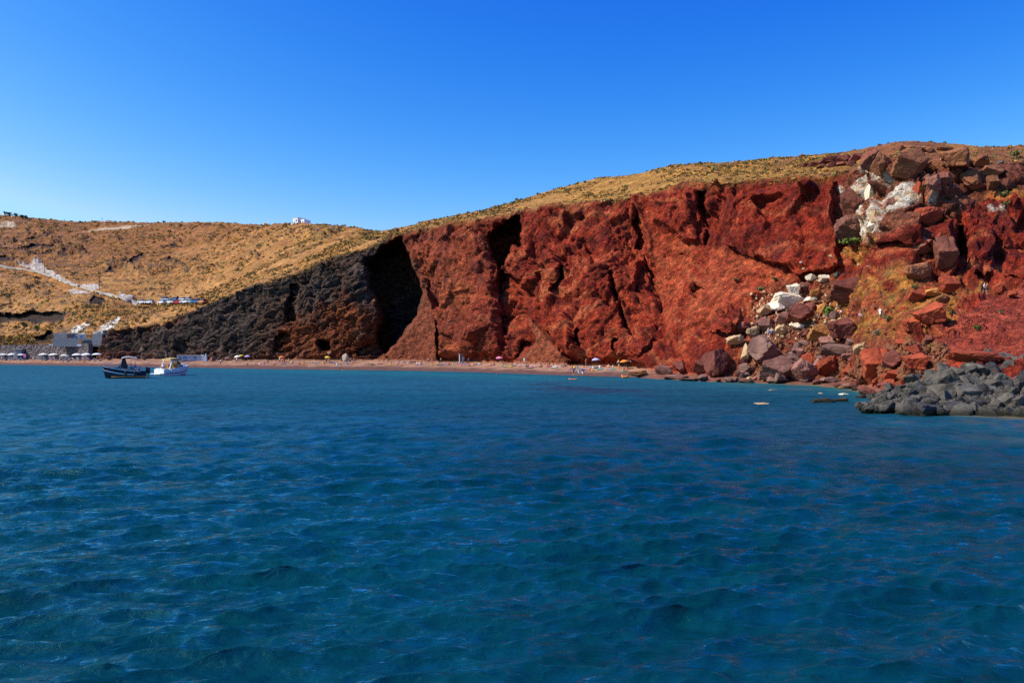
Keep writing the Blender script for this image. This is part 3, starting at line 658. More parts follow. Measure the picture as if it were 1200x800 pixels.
def plain(name, c, rough=.5, metal=0.0, spec=.4, var=.06):
    """a painted or woven surface with slight wear"""
    c1 = tuple(max(0, x*(1-var*2)) for x in c); c2 = tuple(min(1, x*(1+var)) for x in c)
    m, nt, b = new_mat(name); L = nt.links.new
    tc = N(nt, 'ShaderNodeTexCoord'); n = N(nt, 'ShaderNodeTexNoise', i_Scale=3.0, i_Detail=5.0); L(tc.outputs['Object'], n.inputs['Vector'])
    cr = N(nt, 'ShaderNodeValToRGB'); e = cr.color_ramp.elements; e[0].position = .35; e[0].color = (*c1, 1); e[1].position = .65; e[1].color = (*c2, 1)
    L(n.outputs[0], cr.inputs[0]); L(cr.outputs[0], b.inputs['Base Color'])
    b.inputs['Roughness'].default_value = rough; b.inputs['Metallic'].default_value = metal; b.inputs['Specular IOR Level'].default_value = spec
    return m

ROCKM = dict(
 grey=noise_mat('grey_lava_stone', (.036, .031, .025), (.130, .112, .092), 1.3, c3=(.25, .195, .14), wet=True),
 dark=noise_mat('black_lava_stone', (.022, .020, .024), (.062, .055, .056), 1.6, wet=True),
 brown=noise_mat('brown_stone', (.115, .055, .042), (.23, .125, .098), 1.1, c3=(.30, .17, .10), wet=True),
 red=noise_mat('red_stone', (.190, .032, .014), (.36, .068, .028), 1.1, wet=True),
 maroon=noise_mat('dark_red_stone', (.095, .024, .016), (.21, .062, .044), 1.1, wet=True),
 purple=noise_mat('dusky_stone', (.155, .062, .048), (.28, .13, .095), 1.0, wet=True),
 rust=noise_mat('rust_brown_stone', (.14, .050, .024), (.28, .105, .045), 1.0),
 duskcrag=noise_mat('crag_dusky_stone', (.17, .066, .046), (.31, .125, .080), 1.0),
 darkcrag=noise_mat('crag_dark_stone', (.125, .040, .025), (.25, .080, .047), 1.0),
 cream=noise_mat('cream_stone', (.66, .50, .33), (.80, .70, .55), 1.2, c3=(.55, .33, .12)),
 tan=noise_mat('tan_stone', (.34, .20, .095), (.52, .36, .20), 1.3),
 orange=noise_mat('orange_stone', (.36, .12, .035), (.48, .22, .06), 1.3),
)
def rock_mesh(seed, sub, nplanes, rough, cap):
    rr = np.random.default_rng(seed)
    bm = bmesh.new(); bmesh.ops.create_icosphere(bm, subdivisions=sub, radius=1.0)
    v = np.array([q.co[:] for q in bm.verts])
    nrm = rr.normal(size=(nplanes, 3)); nrm /= np.linalg.norm(nrm, axis=1)[:, None]
    dd = rr.uniform(.55, 1.0, nplanes)
    pr = v@nrm.T
    rad = np.where(pr > .05, dd[None, :]/np.maximum(pr, .05), 9).min(1); rad = np.minimum(rad, cap)
    v = v*rad[:, None]
    o = rr.uniform(0, 90)
    nz = fbm(v[:, 0]+o, v[:, 1], v[:, 2], .8, 5, .62)*rough*1.25
    v = v*(1+nz)[:, None]
    f1, f2, ci = worley(v[:, 0]+o, v[:, 1], v[:, 2], .75, 1.0)
    v = v*(1-(.05 if sub > 4 else .03)*np.clip(.18-(f2-f1), 0, 1)/.18+.07*(ci-.5))[:, None]
    s = np.abs(v).max(0); v = v/s
    for q, c in zip(bm.verts, v): q.co = c
    me = bpy.data.meshes.new('boulder'); bm.to_mesh(me); bm.free()
    me.materials.append(ROCKM['grey'])
    return me
BIG = [rock_mesh(100+i, 5, 13+(i*3) % 9, .065, 1.4) for i in range(9)]
MED = [rock_mesh(200+i, 4, 11+i % 8, .06, 1.4) for i in range(14)]
ANG = [rock_mesh(400+i, 4, 13+i % 4, .030, 1.8) for i in range(12)]
SMALL = [rock_mesh(300+i, 3, 9+i % 6, .05, 1.45) for i in range(10)]
ROCKS = []
def rock(px, py, wpx, hpx, mat, label=None, group=None, rz=None, tilt=(0, 0), sink=.25, name='boulder', lib=None, cat='boulder', at=None, dpx=None, Yoff=0.0, seed=None):
    """a boulder whose middle shows at px,py, resting in the slope there"""
    g, n = ground(px, py+hpx*.30) if at is None else at
    Y = g.y+Yoff; m = Y/FPX
    w, h = wpx*m/2, hpx*m/2; d = (dpx*m/2 if dpx else .5*(w+h))
    k = len(ROCKS) if seed is None else seed
    lib = lib or (BIG if wpx > 18 else MED if wpx > 8 else SMALL)
    me = lib[(k*7+3) % len(lib)]
    o = bpy.data.objects.new(name, me); COL.objects.link(o)
    o.scale = (w, d, h)
    o.rotation_euler = (R(tilt[0]), R(tilt[1]), random.uniform(-.5, .5) if rz is None else rz)
    o.location = (g.x, Y, g.z+h*(1-sink)-.0)
    o.material_slots[0].link = 'OBJECT'; o.material_slots[0].material = ROCKM[mat]
    tag(o, label, cat, group); ROCKS.append(o)
    return o
def Zr6(x, y): return 840+x/3.333, 300+y/3.333        # places read on enlarged looks at the slope
def Zr8(x, y): return 860+x/6.667, 310+y/6.667
def Zr5(x, y): return 880+x/3.75, 160+y/3.75
def Zr4(x, y): return 840+x/6.667, 380+y/6.667
def Z7(x, y): return 1000+x/6, 400+y/6
def Z2(x, y): return 1060+x/8, 160+y/8
def Z9(x, y): return 1020+x/6.667, 310+y/6.667

SH = 'fallen boulders along the foot of the red cliff'; UP = 'boulders on the slope below the white crag'; CRG = 'blocks of the crag on the skyline'
def big(zf, x, y, wz, hz, mat, label, **kw):
    px, py = zf(x, y); k = {Zr6: 3.333, Zr8: 6.667, Zr5: 3.75, Zr4: 6.667, Z7: 6.0, Z2: 8.0, Z9: 6.667}[zf]
    if kw.get('group') == CRG and 'sink' not in kw: kw['sink'] = .55
    if kw.get('group') == CRG: mat = {'purple': 'duskcrag', 'maroon': 'darkcrag'}.get(mat, mat)
    gr = 1.22 if kw.get('group') in (SH, UP) and min(wz, hz) > 30 else 1.3 if kw.get('group') == 'blocks of the crag on the skyline' else 1.0
    return rock(px, py, wz/k*gr, hz/k*gr, mat, label, **kw)
B = big
# shore boulders, from the beach end to the breakwater
rock(752, 438, 32, 9, 'rust', 'low broad brown rock at the far right end of the beach sand', SH, sink=.4)
rock(777, 434, 24, 16, 'purple', 'dusky grey-red boulder standing just right of the beach end', SH)
rock(792, 441, 34, 8, 'purple', 'flat dusky slab half under water off the end of the beach', SH, sink=.5)
rock(812, 450, 40, 4.5, 'purple', 'very flat red-brown slab lying in the water beyond the beach end', SH, sink=.5)
rock(800, 430, 22, 17, 'maroon', 'dark red boulder behind the flat slabs at the beach end', SH)
rock(822, 431, 24, 22, 'maroon', 'dark red block left of the tall maroon boulder at the water', SH)
rock(842, 428, 40, 42, 'maroon', 'tall maroon boulder with a dark hollow at its foot by the water', SH, seed=4)
B(Zr4, 160, 130, 150, 75, 'tan', 'tan topped boulder perched left of the big grey-brown boulder', group=SH)
B(Zr4, 180, 45, 140, 90, 'maroon', 'dark red boulder high at the left, above the tan topped boulder', group=SH)
B(Zr4, 225, 245, 75, 150, 'tan', 'narrow upright tan rock against the big grey-brown boulder', group=SH)
B(Zr4, 365, 225, 215, 230, 'brown', 'biggest grey-brown boulder in the shore heap, split by a crack', group=SH, seed=2)
B(Zr4, 225, 355, 110, 90, 'brown', 'grey-brown wedge at the foot of the cracked grey-brown boulder', group=SH)
B(Zr4, 140, 435, 85, 45, 'purple', 'small dusky rock at the waterline below the tall maroon boulder', group=SH)
B(Zr4, 245, 448, 140, 36, 'purple', 'flat dusky rock at the waterline with a tan stone on it', group=SH)
B(Zr4, 255, 425, 60, 30, 'tan', 'small tan stone lying on a flat rock at the waterline', group=SH)
B(Zr4, 455, 375, 230, 190, 'purple', 'sharp sloping red-brown boulder at the waterline left of its twin', group=SH, seed=5)
B(Zr4, 655, 380, 225, 190, 'purple', 'broad red-brown boulder with a flat sunlit face at the waterline', group=SH, seed=6)
B(Zr4, 480, 458, 140, 26, 'brown', 'thin slab at the foot of the two red-brown waterline boulders', group=SH)
B(Zr4, 560, 265, 80, 55, 'brown', 'small brown stone sitting between the two red-brown waterline boulders', group=SH)
B(Zr4, 890, 350, 175, 150, 'red', 'bright red rounded boulder near the water', group=SH, seed=7)
B(Zr4, 880, 436, 150, 48, 'brown', 'flat brown slab under the bright red rounded boulder', group=SH)
B(Zr4, 1040, 375, 90, 100, 'red', 'small red block right of the bright red rounded boulder', group=SH)
B(Zr4, 720, 280, 110, 100, 'red', 'red stone wedged behind the broad red-brown boulder', group=SH)
B(Zr4, 790, 320, 90, 90, 'purple', 'dusky stone between the broad and the bright red boulder', group=SH)
B(Zr4, 935, 205, 225, 110, 'brown', 'long flat grey slab leaning above the bright red boulder', group=SH, seed=1)
B(Zr4, 1140, 210, 120, 95, 'tan', 'pale grey-tan triangular slab right of the long grey slab', group=SH)
B(Zr4, 855, 155, 150, 90, 'purple', 'dusky rock tucked above the left end of the long grey slab', group=SH)
B(Zr4, 980, 70, 235, 160, 'maroon', 'large dark red boulder with deep shade beneath it, above the long grey slab', group=SH, seed=3)
B(Zr4, 690, 152, 105, 60, 'brown', 'flat grey-brown stone left of the dark red shaded boulder', group=SH)
B(Zr4, 625, 205, 90, 100, 'brown', 'brown block standing behind the broad red-brown boulder', group=SH)
B(Zr4, 575, 190, 60, 50, 'maroon', 'small maroon stone in the dark gap of the heap', group=SH)
B(Zr4, 700, 95, 70, 60, 'maroon', 'small maroon rock beside the orange boulder', group=SH)
B(Zr4, 795, 90, 150, 130, 'orange', 'orange lichen-stained boulder in the middle of the slope', group=SH)
B(Zr4, 620, 20, 105, 45, 'cream', 'cream flat stone just below the maroon and cream block', group=SH)
B(Zr4, 520, 60, 100, 80, 'tan', 'tan stone below the cream patched block', group=SH)
B(Zr4, 380, 25, 130, 110, 'purple', 'dusky sloping boulder with cream edge, left in the upper heap', group=SH)
B(Zr4, 295, 80, 120, 90, 'tan', 'tan boulder with a shrub on it, left of the heap', group=SH)
B(Z7, 150, 190, 250, 210, 'red', 'huge red block with a pale stain at its foot', group=SH, seed=8)
B(Z7, 290, 150, 140, 130, 'maroon', 'dark shaded red rock on the right of the huge red block', group=SH)
B(Z7, 450, 155, 200, 110, 'red', 'broad red rock half buried above the breakwater heap', group=SH)
B(Z7, 440, 75, 130, 80, 'red', 'red rock lying higher than the broad half buried red rock', group=SH)
B(Z7, 310, 245, 170, 80, 'red', 'low red rock touching the left end of the grey breakwater', group=SH)
B(Z7, 225, 315, 150, 62, 'maroon', 'flat dark red rock at the waterline left of the grey breakwater', group=SH)
B(Z7, 60, 285, 110, 50, 'maroon', 'dark red waterline slab below the huge red block', group=SH)
B(Z7, 340, 45, 90, 60, 'red', 'small red rock above the dark shaded red rock', group=SH)
B(Z7, 60, 70, 100, 70, 'tan', 'pale tan slab left of the huge red block top', group=SH)
B(Z7, 850, 95, 300, 90, 'red', 'low smooth red hump of rock just above the grey breakwater', group=SH, sink=.55)
# middle of the slope
UP = 'boulders on the slope below the white crag'
B(Zr8, 435, 275, 205, 150, 'cream', 'brightest large white rock on the slope', group=UP, seed=1, sink=.3)
B(Zr8, 470, 215, 120, 80, 'cream', 'upper white rock resting against the largest white rock', group=UP)
B(Zr8, 350, 340, 150, 80, 'cream', 'lower cream rock in front of the largest white rock', group=UP)
B(Zr8, 245, 362, 110, 75, 'tan', 'tan rock at the left foot of the white rocks', group=UP)
B(Zr8, 540, 190, 130, 75, 'purple', 'dusky rock right above the largest white rock', group=UP)
B(Zr8, 595, 112, 90, 52, 'cream', 'white stone at the top of the heap, left one of a pair', group=UP)
B(Zr8, 705, 118, 130, 55, 'cream', 'long white slab at the top of the heap, right one of a pair', group=UP)
B(Zr8, 800, 82, 60, 40, 'grey', 'small grey stone right of the long white slab', group=UP)
B(Zr8, 515, 395, 190, 145, 'maroon', 'maroon block with a cream scar, right of the white rocks', group=UP, seed=2)
B(Zr8, 600, 340, 100, 70, 'maroon', 'dark maroon stone behind the block with a cream scar', group=UP)
B(Zr8, 590, 285, 90, 50, 'cream', 'small cream stone behind the maroon block', group=UP)
B(Zr8, 495, 485, 110, 50, 'cream', 'pale flat stone under the maroon block', group=UP)
B(Zr8, 380, 440, 110, 90, 'purple', 'dusky pale streaked rock left under the maroon block', group=UP)
B(Zr8, 240, 465, 160, 90, 'purple', 'dusky slab left below the white rocks', group=UP)
B(Zr8, 890, 195, 250, 180, 'maroon', 'big dark maroon rock half buried in the upper slope', group=UP, seed=5, sink=.55)
B(Zr8, 690, 350, 80, 80, 'orange', 'orange block beside the bright green shrub', group=UP)
B(Zr8, 650, 235, 100, 70, 'orange', 'orange rock uphill of the bright green shrub', group=UP)
B(Zr8, 780, 400, 90, 70, 'brown', 'brown stone right of the bright green shrub', group=UP)
B(Z9, 500, 400, 280, 150, 'red', 'long tilted red slab with black shade under its right end', group=UP, seed=3, tilt=(0, -18))
B(Z9, 320, 505, 160, 110, 'red', 'red rock at the lower left end of the long tilted slab', group=UP)
B(Z9, 420, 505, 90, 60, 'maroon', 'small maroon rock in the shade below the tilted slab', group=UP)
B(Z9, 365, 255, 130, 85, 'red', 'red hump of rock in the yellow scrub', group=UP)
B(Z9, 560, 275, 110, 70, 'rust', 'rust coloured rock below the yellow ledge', group=UP)
B(Z9, 510, 225, 140, 60, 'orange', 'orange ledge rock with a thin dark shadow under it', group=UP)
B(Z9, 600, 165, 190, 130, 'red', 'wedge of smooth red rock pointing down below the crevice', group=UP, sink=.4)
B(Z9, 390, 70, 250, 140, 'rust', 'broad rust brown rock face under the crag', group=UP, sink=.4)
B(Z9, 1110, 250, 90, 50, 'red', 'small red rock at the top edge of the red scree', group=UP)
B(Z9, 1000, 190, 90, 80, 'red', 'red rock standing beside the path right of the crevice', group=UP)
# crag
CRG = 'blocks of the crag on the skyline'
B(Z2, 510, 250, 290, 170, 'rust', 'big arched brown block overhanging a black hollow', group=CRG, seed=3, sink=.05)
B(Z2, 640, 380, 190, 170, 'rust', 'brown block right of the black hollow', group=CRG, seed=4)
B(Z2, 800, 330, 200, 130, 'rust', 'broad brown slab with dark gap at its right end, upper crag', group=CRG)
B(Z2, 620, 480, 200, 80, 'purple', 'flat grey-brown slab in front of the crag blocks', group=CRG)
B(Z2, 740, 230, 150, 100, 'rust', 'brown block on the right shoulder of the arched block', group=CRG)
B(Z2, 370, 400, 120, 110, 'maroon', 'dark angular block left of the black hollow', group=CRG)
B(Z2, 290, 440, 140, 130, 'purple', 'dusky block at the left foot of the crag hollow', group=CRG)
B(Z2, 280, 240, 130, 110, 'rust', 'brown rounded block left of the arched block', group=CRG)
B(Z2, 370, 210, 90, 70, 'tan', 'tan weathered block beside the arched block', group=CRG)
B(Z2, 170, 380, 110, 120, 'red', 'red block right of the leaning brown crag face', group=CRG)
B(Z2, 240, 340, 80, 60, 'purple', 'small dusky block above the red crag block', group=CRG)
B(Z2, 130, 260, 160, 110, 'rust', 'brown block under the crest bump', group=CRG)
B(Z2, 470, 490, 90, 60, 'maroon', 'dark stone below the black hollow', group=CRG)
B(Z2, 960, 430, 110, 90, 'maroon', 'dark block at the right end of the crag', group=CRG)
B(Z2, 820, 430, 130, 120, 'rust', 'brown upright block right of the flat slab', group=CRG)
B(Z2, 140, 125, 110, 50, 'maroon', 'dark knob on the crest right of the highest bump', group=CRG)
B(Z2, 390, 115, 160, 40, 'rust', 'long brown hump on the crest', group=CRG)
B(Z2, 240, 130, 90, 40, 'rust', 'low brown knob on the crest', group=CRG)
B(Z2, 900, 240, 60, 40, 'grey', 'grey stone on the grassy right shoulder of the crag', group=CRG)
B(Zr5, 655, 50, 44, 30, 'rust', 'highest bump of rock on the crest', group=CRG)
B(Zr5, 655, 155, 120, 110, 'rust', 'tall leaning brown face above the white scar', group=CRG, seed=5, sink=.3)
B(Zr5, 560, 130, 90, 110, 'rust', 'brown slab edge left of the leaning face', group=CRG)
B(Zr5, 520, 105, 60, 90, 'maroon', 'long dark rib slanting down from the crest', group=CRG, tilt=(0, 28), sink=.55)
B(Zr5, 440, 295, 85, 120, 'maroon', 'tilted dark block with a pale edge left of the white scar', group=CRG, tilt=(0, -25))
B(Zr5, 450, 405, 130, 120, 'purple', 'smooth rounded dusky boulder left below the white scar', group=CRG, seed=7)
B(Zr5, 520, 250, 40, 75, 'cream', 'upright cream block at the left edge of the white scar', group=CRG)
B(Zr5, 515, 290, 30, 45, 'tan', 'small tan block under the upright cream block', group=CRG)
B(Zr5, 530, 345, 40, 50, 'tan', 'tan stone in the middle of the pale chain of stones', group=CRG)
B(Zr5, 535, 385, 40, 45, 'cream', 'cream stone near the lower end of the pale chain', group=CRG)
B(Zr5, 560, 290, 60, 70, 'purple', 'dusky block beside the pale chain of stones', group=CRG)
B(Zr5, 745, 350, 150, 80, 'red', 'red rock ridge slanting right of the white scar', group=CRG, tilt=(0, -20))
B(Zr5, 730, 465, 150, 95, 'maroon', 'large flat faced dark red block below the white scar', group=CRG, seed=2, sink=.7)
B(Zr5, 850, 500, 110, 130, 'maroon', 'tall dark red block on the left wall of the black crevice', group=CRG, sink=.62)
for x, y, w_, h_, t in [(255, 628, 50, 32, 'white stone'), (320, 628, 66, 36, 'white slab'), (585, 550, 30, 18, 'white stone'), (520, 500, 34, 20, 'cream stone'), (540, 470, 34, 26, 'cream stone')]:
    pass
# dark ridge of lumps on the skyline left of the crag
RID = 'dark lumps along the skyline ridge'
for i, (x, y, w_, h_) in enumerate([(230, 118, 60, 22), (290, 108, 70, 34), (330, 98, 70, 36), (375, 92, 80, 44), (420, 86, 80, 46), (465, 84, 76, 48), (505, 76, 66, 40), (310, 122, 60, 30), (355, 118, 60, 30), (400, 112, 66, 30), (440, 112, 60, 34)]):
    B(Zr5, x, y+8, w_, h_, 'maroon', 'dark red weathered lump on the skyline ridge left of the crag', group=RID, sink=.5)
# rocks standing in the water
WTR = 'low rocks in the shallows'
B(Zr4, 830, 598, 230, 62, 'grey', 'dark grey wedge shaped rock in the water off the breakwater', group=WTR, at=(P3(840+830/6.667, 471, 4710/59.0), None), sink=.72)
B(Zr4, 990, 585, 140, 62, 'grey', 'rounded grey rock in the water beside the dark wedge', group=WTR, at=(P3(840+990/6.667, 471, 4710/58.0), None), sink=.72)
B(Zr4, 365, 615, 150, 20, 'tan', 'tan sliver of rock just breaking the water surface', group=WTR, at=(P3(840+365/6.667, 473, 4710/61.0), None), sink=.8)
B(Zr4, 430, 512, 80, 12, 'tan', 'small pale rock awash near the red-brown boulders', group=WTR, at=(P3(840+430/6.667, 457, 4710/45.0), None), sink=.8)
B(Zr4, 810, 536, 70, 14, 'tan', 'pale rock awash left of the bigger pale one', group=WTR, at=(P3(840+810/6.667, 461, 4710/49.0), None), sink=.8)
B(Zr4, 985, 545, 90, 20, 'cream', 'cream rock awash below the flat brown slab', group=WTR, at=(P3(840+985/6.667, 462, 4710/50.0), None), sink=.8)
B(Zr4, 965, 492, 60, 18, 'orange', 'orange rock at the waterline below the bright red boulder', group=WTR, at=(P3(840+965/6.667, 454, 4710/44.0), None), sink=.7)
B(Zr4, 1130, 560, 120, 28, 'brown', 'brown rock awash left of the breakwater tip', group=WTR, at=(P3(840+1130/6.667, 465, 4710/54.0), None), sink=.75)

# rubble between the named boulders: smaller stones, counted along the slope
def order_labels(items, text, group, anchor):
    """items sorted outward from the anchor; each label says how many stones away from it"""
    ords = ['first', 'second', 'third', 'fourth', 'fifth', 'sixth', 'seventh', 'eighth', 'ninth', 'tenth', 'eleventh', 'twelfth', 'thirteenth', 'fourteenth', 'fifteenth', 'sixteenth', 'seventeenth', 'eighteenth', 'nineteenth', 'twentieth', 'twenty-first', 'twenty-second', 'twenty-third', 'twenty-fourth', 'twenty-fifth', 'twenty-sixth', 'twenty-seventh', 'twenty-eighth', 'twenty-ninth', 'thirtieth', 'thirty-first', 'thirty-second', 'thirty-third', 'thirty-fourth', 'thirty-fifth', 'thirty-sixth', 'thirty-seventh', 'thirty-eighth', 'thirty-ninth', 'fortieth']
    for i, o in enumerate(items): tag(o, text+', '+ords[i]+' '+anchor, None, group)

its = []
for (px, py, w_, h_, m_) in [(982, 452.5, 15, 6, 'maroon'), (992, 454, 18, 8, 'purple'), (1001, 452, 16, 9, 'maroon'), (1003, 458, 14, 6, 'brown'), (1012, 457, 19, 9, 'maroon'), (1014, 463.5, 16, 7, 'brown'), (1022, 461, 20, 11, 'maroon'), (1023, 468.5, 15, 7, 'grey'), (1032, 463, 18, 11, 'grey'), (1030, 471, 16, 8, 'grey'), (1040, 458, 18, 12, 'maroon'), (1044, 450, 20, 13, 'red')]:
    its.append(rock(px, py, w_*1.15, h_*1.1, m_, None, None, rz=random.uniform(0, 6), lib=MED, sink=.35))
its.sort(key=lambda o: o.location.x/o.location.y)
order_labels(its, 'dark shore rock in the cove between red boulders and breakwater', 'rocks in the cove by the breakwater', 'from the left')

# grey breakwater: tiers from the waterline to the crest
tiers = [ # name, left end, right end (photo), count, stone size px
 ('waterline row', (1010, 476), (1222, 488), 26, (14, 27)),
 ('second row up', (1020, 467), (1222, 476), 20, (16, 32)),
 ('middle row', (1042, 456), (1222, 462), 16, (19, 34)),
 ('upper row', (1066, 445), (1222, 448), 13, (20, 34)),
 ('row below the crest', (1108, 434), (1222, 435), 9, (20, 32)),
 ('crest row', (1136, 425), (1218, 421), 6, (20, 28))]
BW = {}
def heap_depth(py): return np.interp(py, [418, 432, 445, 458, 470, 480, 490], [82, 78, 74, 70, 66.5, 64.0, 61.5])
for ti, (nm, (xa, ya), (xb, yb), n, (s0, s1)) in enumerate(tiers):
    row = []
    for i in range(n):
        t = (i+random.uniform(-.25, .25))/(n-1); px = xa+(xb-xa)*max(0, t); py = ya+(yb-ya)*t+random.uniform(-3, 3)
        s = random.uniform(s0, s1)*(1.0 if i else .7)*random.choice([.75, 1.0, 1.0, 1.3]); hh = s*random.uniform(.62, .95)
        Yd = float(heap_depth(py))+random.uniform(-.5, .5)
        g = P3(px, py+hh*.25, Yd)
        o = rock(px, py, s, hh, 'grey' if random.random() < .8 else 'dark', None, None, rz=random.uniform(0, 6.28), tilt=(random.uniform(-35, 35), random.uniform(-35, 35)), at=(g, None), lib=ANG, sink=.55, dpx=s*.9)
        row.append(o)
    row.sort(key=lambda o: o.location.x/o.location.y)
    order_labels(row, 'grey boulder in the breakwater heap, %s' % nm, 'grey boulders of the breakwater', 'from its left end')
# the breakwater's core of smaller broken stone, too many to count
def stone_mass(name, n, pick, mat, smin, smax):
    tv = np.array([v.co[:] for v in SMALL[0].vertices]); sets = []
    lib = []
    for me in SMALL[:5]:
        bm = bmesh.new(); bmesh.ops.create_icosphere(bm, subdivisions=1, radius=1.0)
        rr = np.random.default_rng(len(lib)+60); vv = np.array([q.co[:] for q in bm.verts]); vv = vv*rr.uniform(.6, 1.1, (len(vv), 1))
        lib.append((vv, np.array([[q.index for q in f.verts] for f in bm.faces]))); bm.free()
    V, F, base = [], [], 0
    for i in range(n):
        c = pick(i); vv, ff = lib[i % 5]; s = random.uniform(smin, smax)
        q = Euler((random.uniform(0, 6), random.uniform(0, 6), random.uniform(0, 6))).to_matrix()
        v = (vv*np.array([s, s*.8, s*.6]))@np.array(q).T+np.array(c[:])
        V.append(v); F.append(ff+base); base += len(v)
    V = np.concatenate(V); F = np.concatenate(F)
    return tag(mesh_obj(name, V.tolist(), F.tolist(), mat), kind='stuff')
def pick_bw(i):
    t = random.random(); px = 1012+t*210; top = np.interp(px, [1012, 1060, 1100, 1136, 1220], [474, 450, 438, 425, 420]); bot = np.interp(px, [1012, 1218], [478, 488])
    py = random.uniform(top+4, bot); return P3(px, py, float(heap_depth(py))+.5+random.uniform(0, .8))
stone_mass('breakwater_rubble', 1500, pick_bw, ROCKM['grey'], .25, .6)

# counted middle sized stones in the heap and on the slope
def scatter(n, region, mats, size, text, group, anchor, key):
    its = []
    tries = 0
    while len(its) < n and tries < 4000:
        tries += 1
        px = random.uniform(region[0], region[2]); py = random.uniform(region[1], region[3])
        if not region[4](px, py): continue
        s = random.uniform(*size); its.append(rock(px, py, s, s*random.uniform(.5, .85), random.choice(mats), None, None, rz=random.uniform(0, 6.28), tilt=(random.uniform(-25, 25), random.uniform(-25, 25)), sink=.35))
    its.sort(key=lambda o: CX+o.location.x/o.location.y*FPX if key == 'x' else o.location.z)
    order_labels(its, text, group, anchor)
scatter(40, (846, 390, 1040, 449, lambda x, y: y > 452-(x-845)*1.2), ['maroon', 'purple', 'brown', 'red', 'brown'], (9, 19), 'brown-red stone between the big shore boulders', 'stones between the shore boulders', 'counted from the beach side', 'x')
scatter(18, (780, 439, 1012, 452, lambda x, y: True), ['maroon', 'purple', 'brown', 'dark'], (7, 16), 'low dark stone along the waterline below the boulders', 'waterline stones', 'from the left', 'x')
scatter(20, (880, 350, 985, 398, lambda x, y: True), ['cream', 'tan', 'purple', 'tan', 'brown'], (4, 9), 'pale stone in the rubble around the white rocks', 'pale rubble stones', 'from its left edge', 'x')
scatter(14, (930, 296, 1020, 345, lambda x, y: True), ['cream', 'tan', 'maroon', 'rust'], (3, 7), 'small stone on the slope just under the white crag', 'small stones under the crag', 'from the left', 'x')
scatter(18, (985, 330, 1110, 420, lambda x, y: y < 440-(x-985)*.3), ['red', 'maroon', 'rust', 'red'], (4, 10), 'small red stone in the yellow scrub slope', 'red stones in the scrub', 'from the left', 'x')
scatter(12, (1010, 425, 1100, 452, lambda x, y: True), ['red', 'maroon', 'red'], (6, 12), 'red stone between the huge red block and the breakwater', 'red stones by the breakwater', 'from the left', 'x')
def pick_slope(i):
    while True:
        px = random.uniform(845, 1110); py = random.uniform(330, 446)
        if py > 470-(px-840)*1.15 and (px < 1040 or py > 400) and (px < 975 or py > 405 or random.random() < .15): break
    return ground(px, py)[0]
stone_mass('broken_rubble', 1500, pick_slope, ROCKM['rust'], .12, .75); stone_mass('pale_rubble', 260, lambda i: ground(random.uniform(880, 985), random.uniform(345, 400))[0], ROCKM['tan'], .12, .5)
stone_mass('slope_gravel', 1100, pick_slope, ROCKM['maroon'], .08, .38)
def pick_scree(i):
    t = random.random(); px = random.uniform(1080, 1225); py = random.uniform(330, 425)
    return ground(px, max(py, 335+(1200-px)*.62))[0]
stone_mass('scree_gravel', 900, pick_scree, ROCKM['red'], .06, .22)
def pick_toe(i):
    px = random.uniform(250, 740); c = np.interp(px, KX, TOEY)
    return ground(px, c+1.5-random.random()**2*5)[0]
stone_mass('cliff_foot_stones', 1100, pick_toe, ROCKM['rust'], .05, .30)
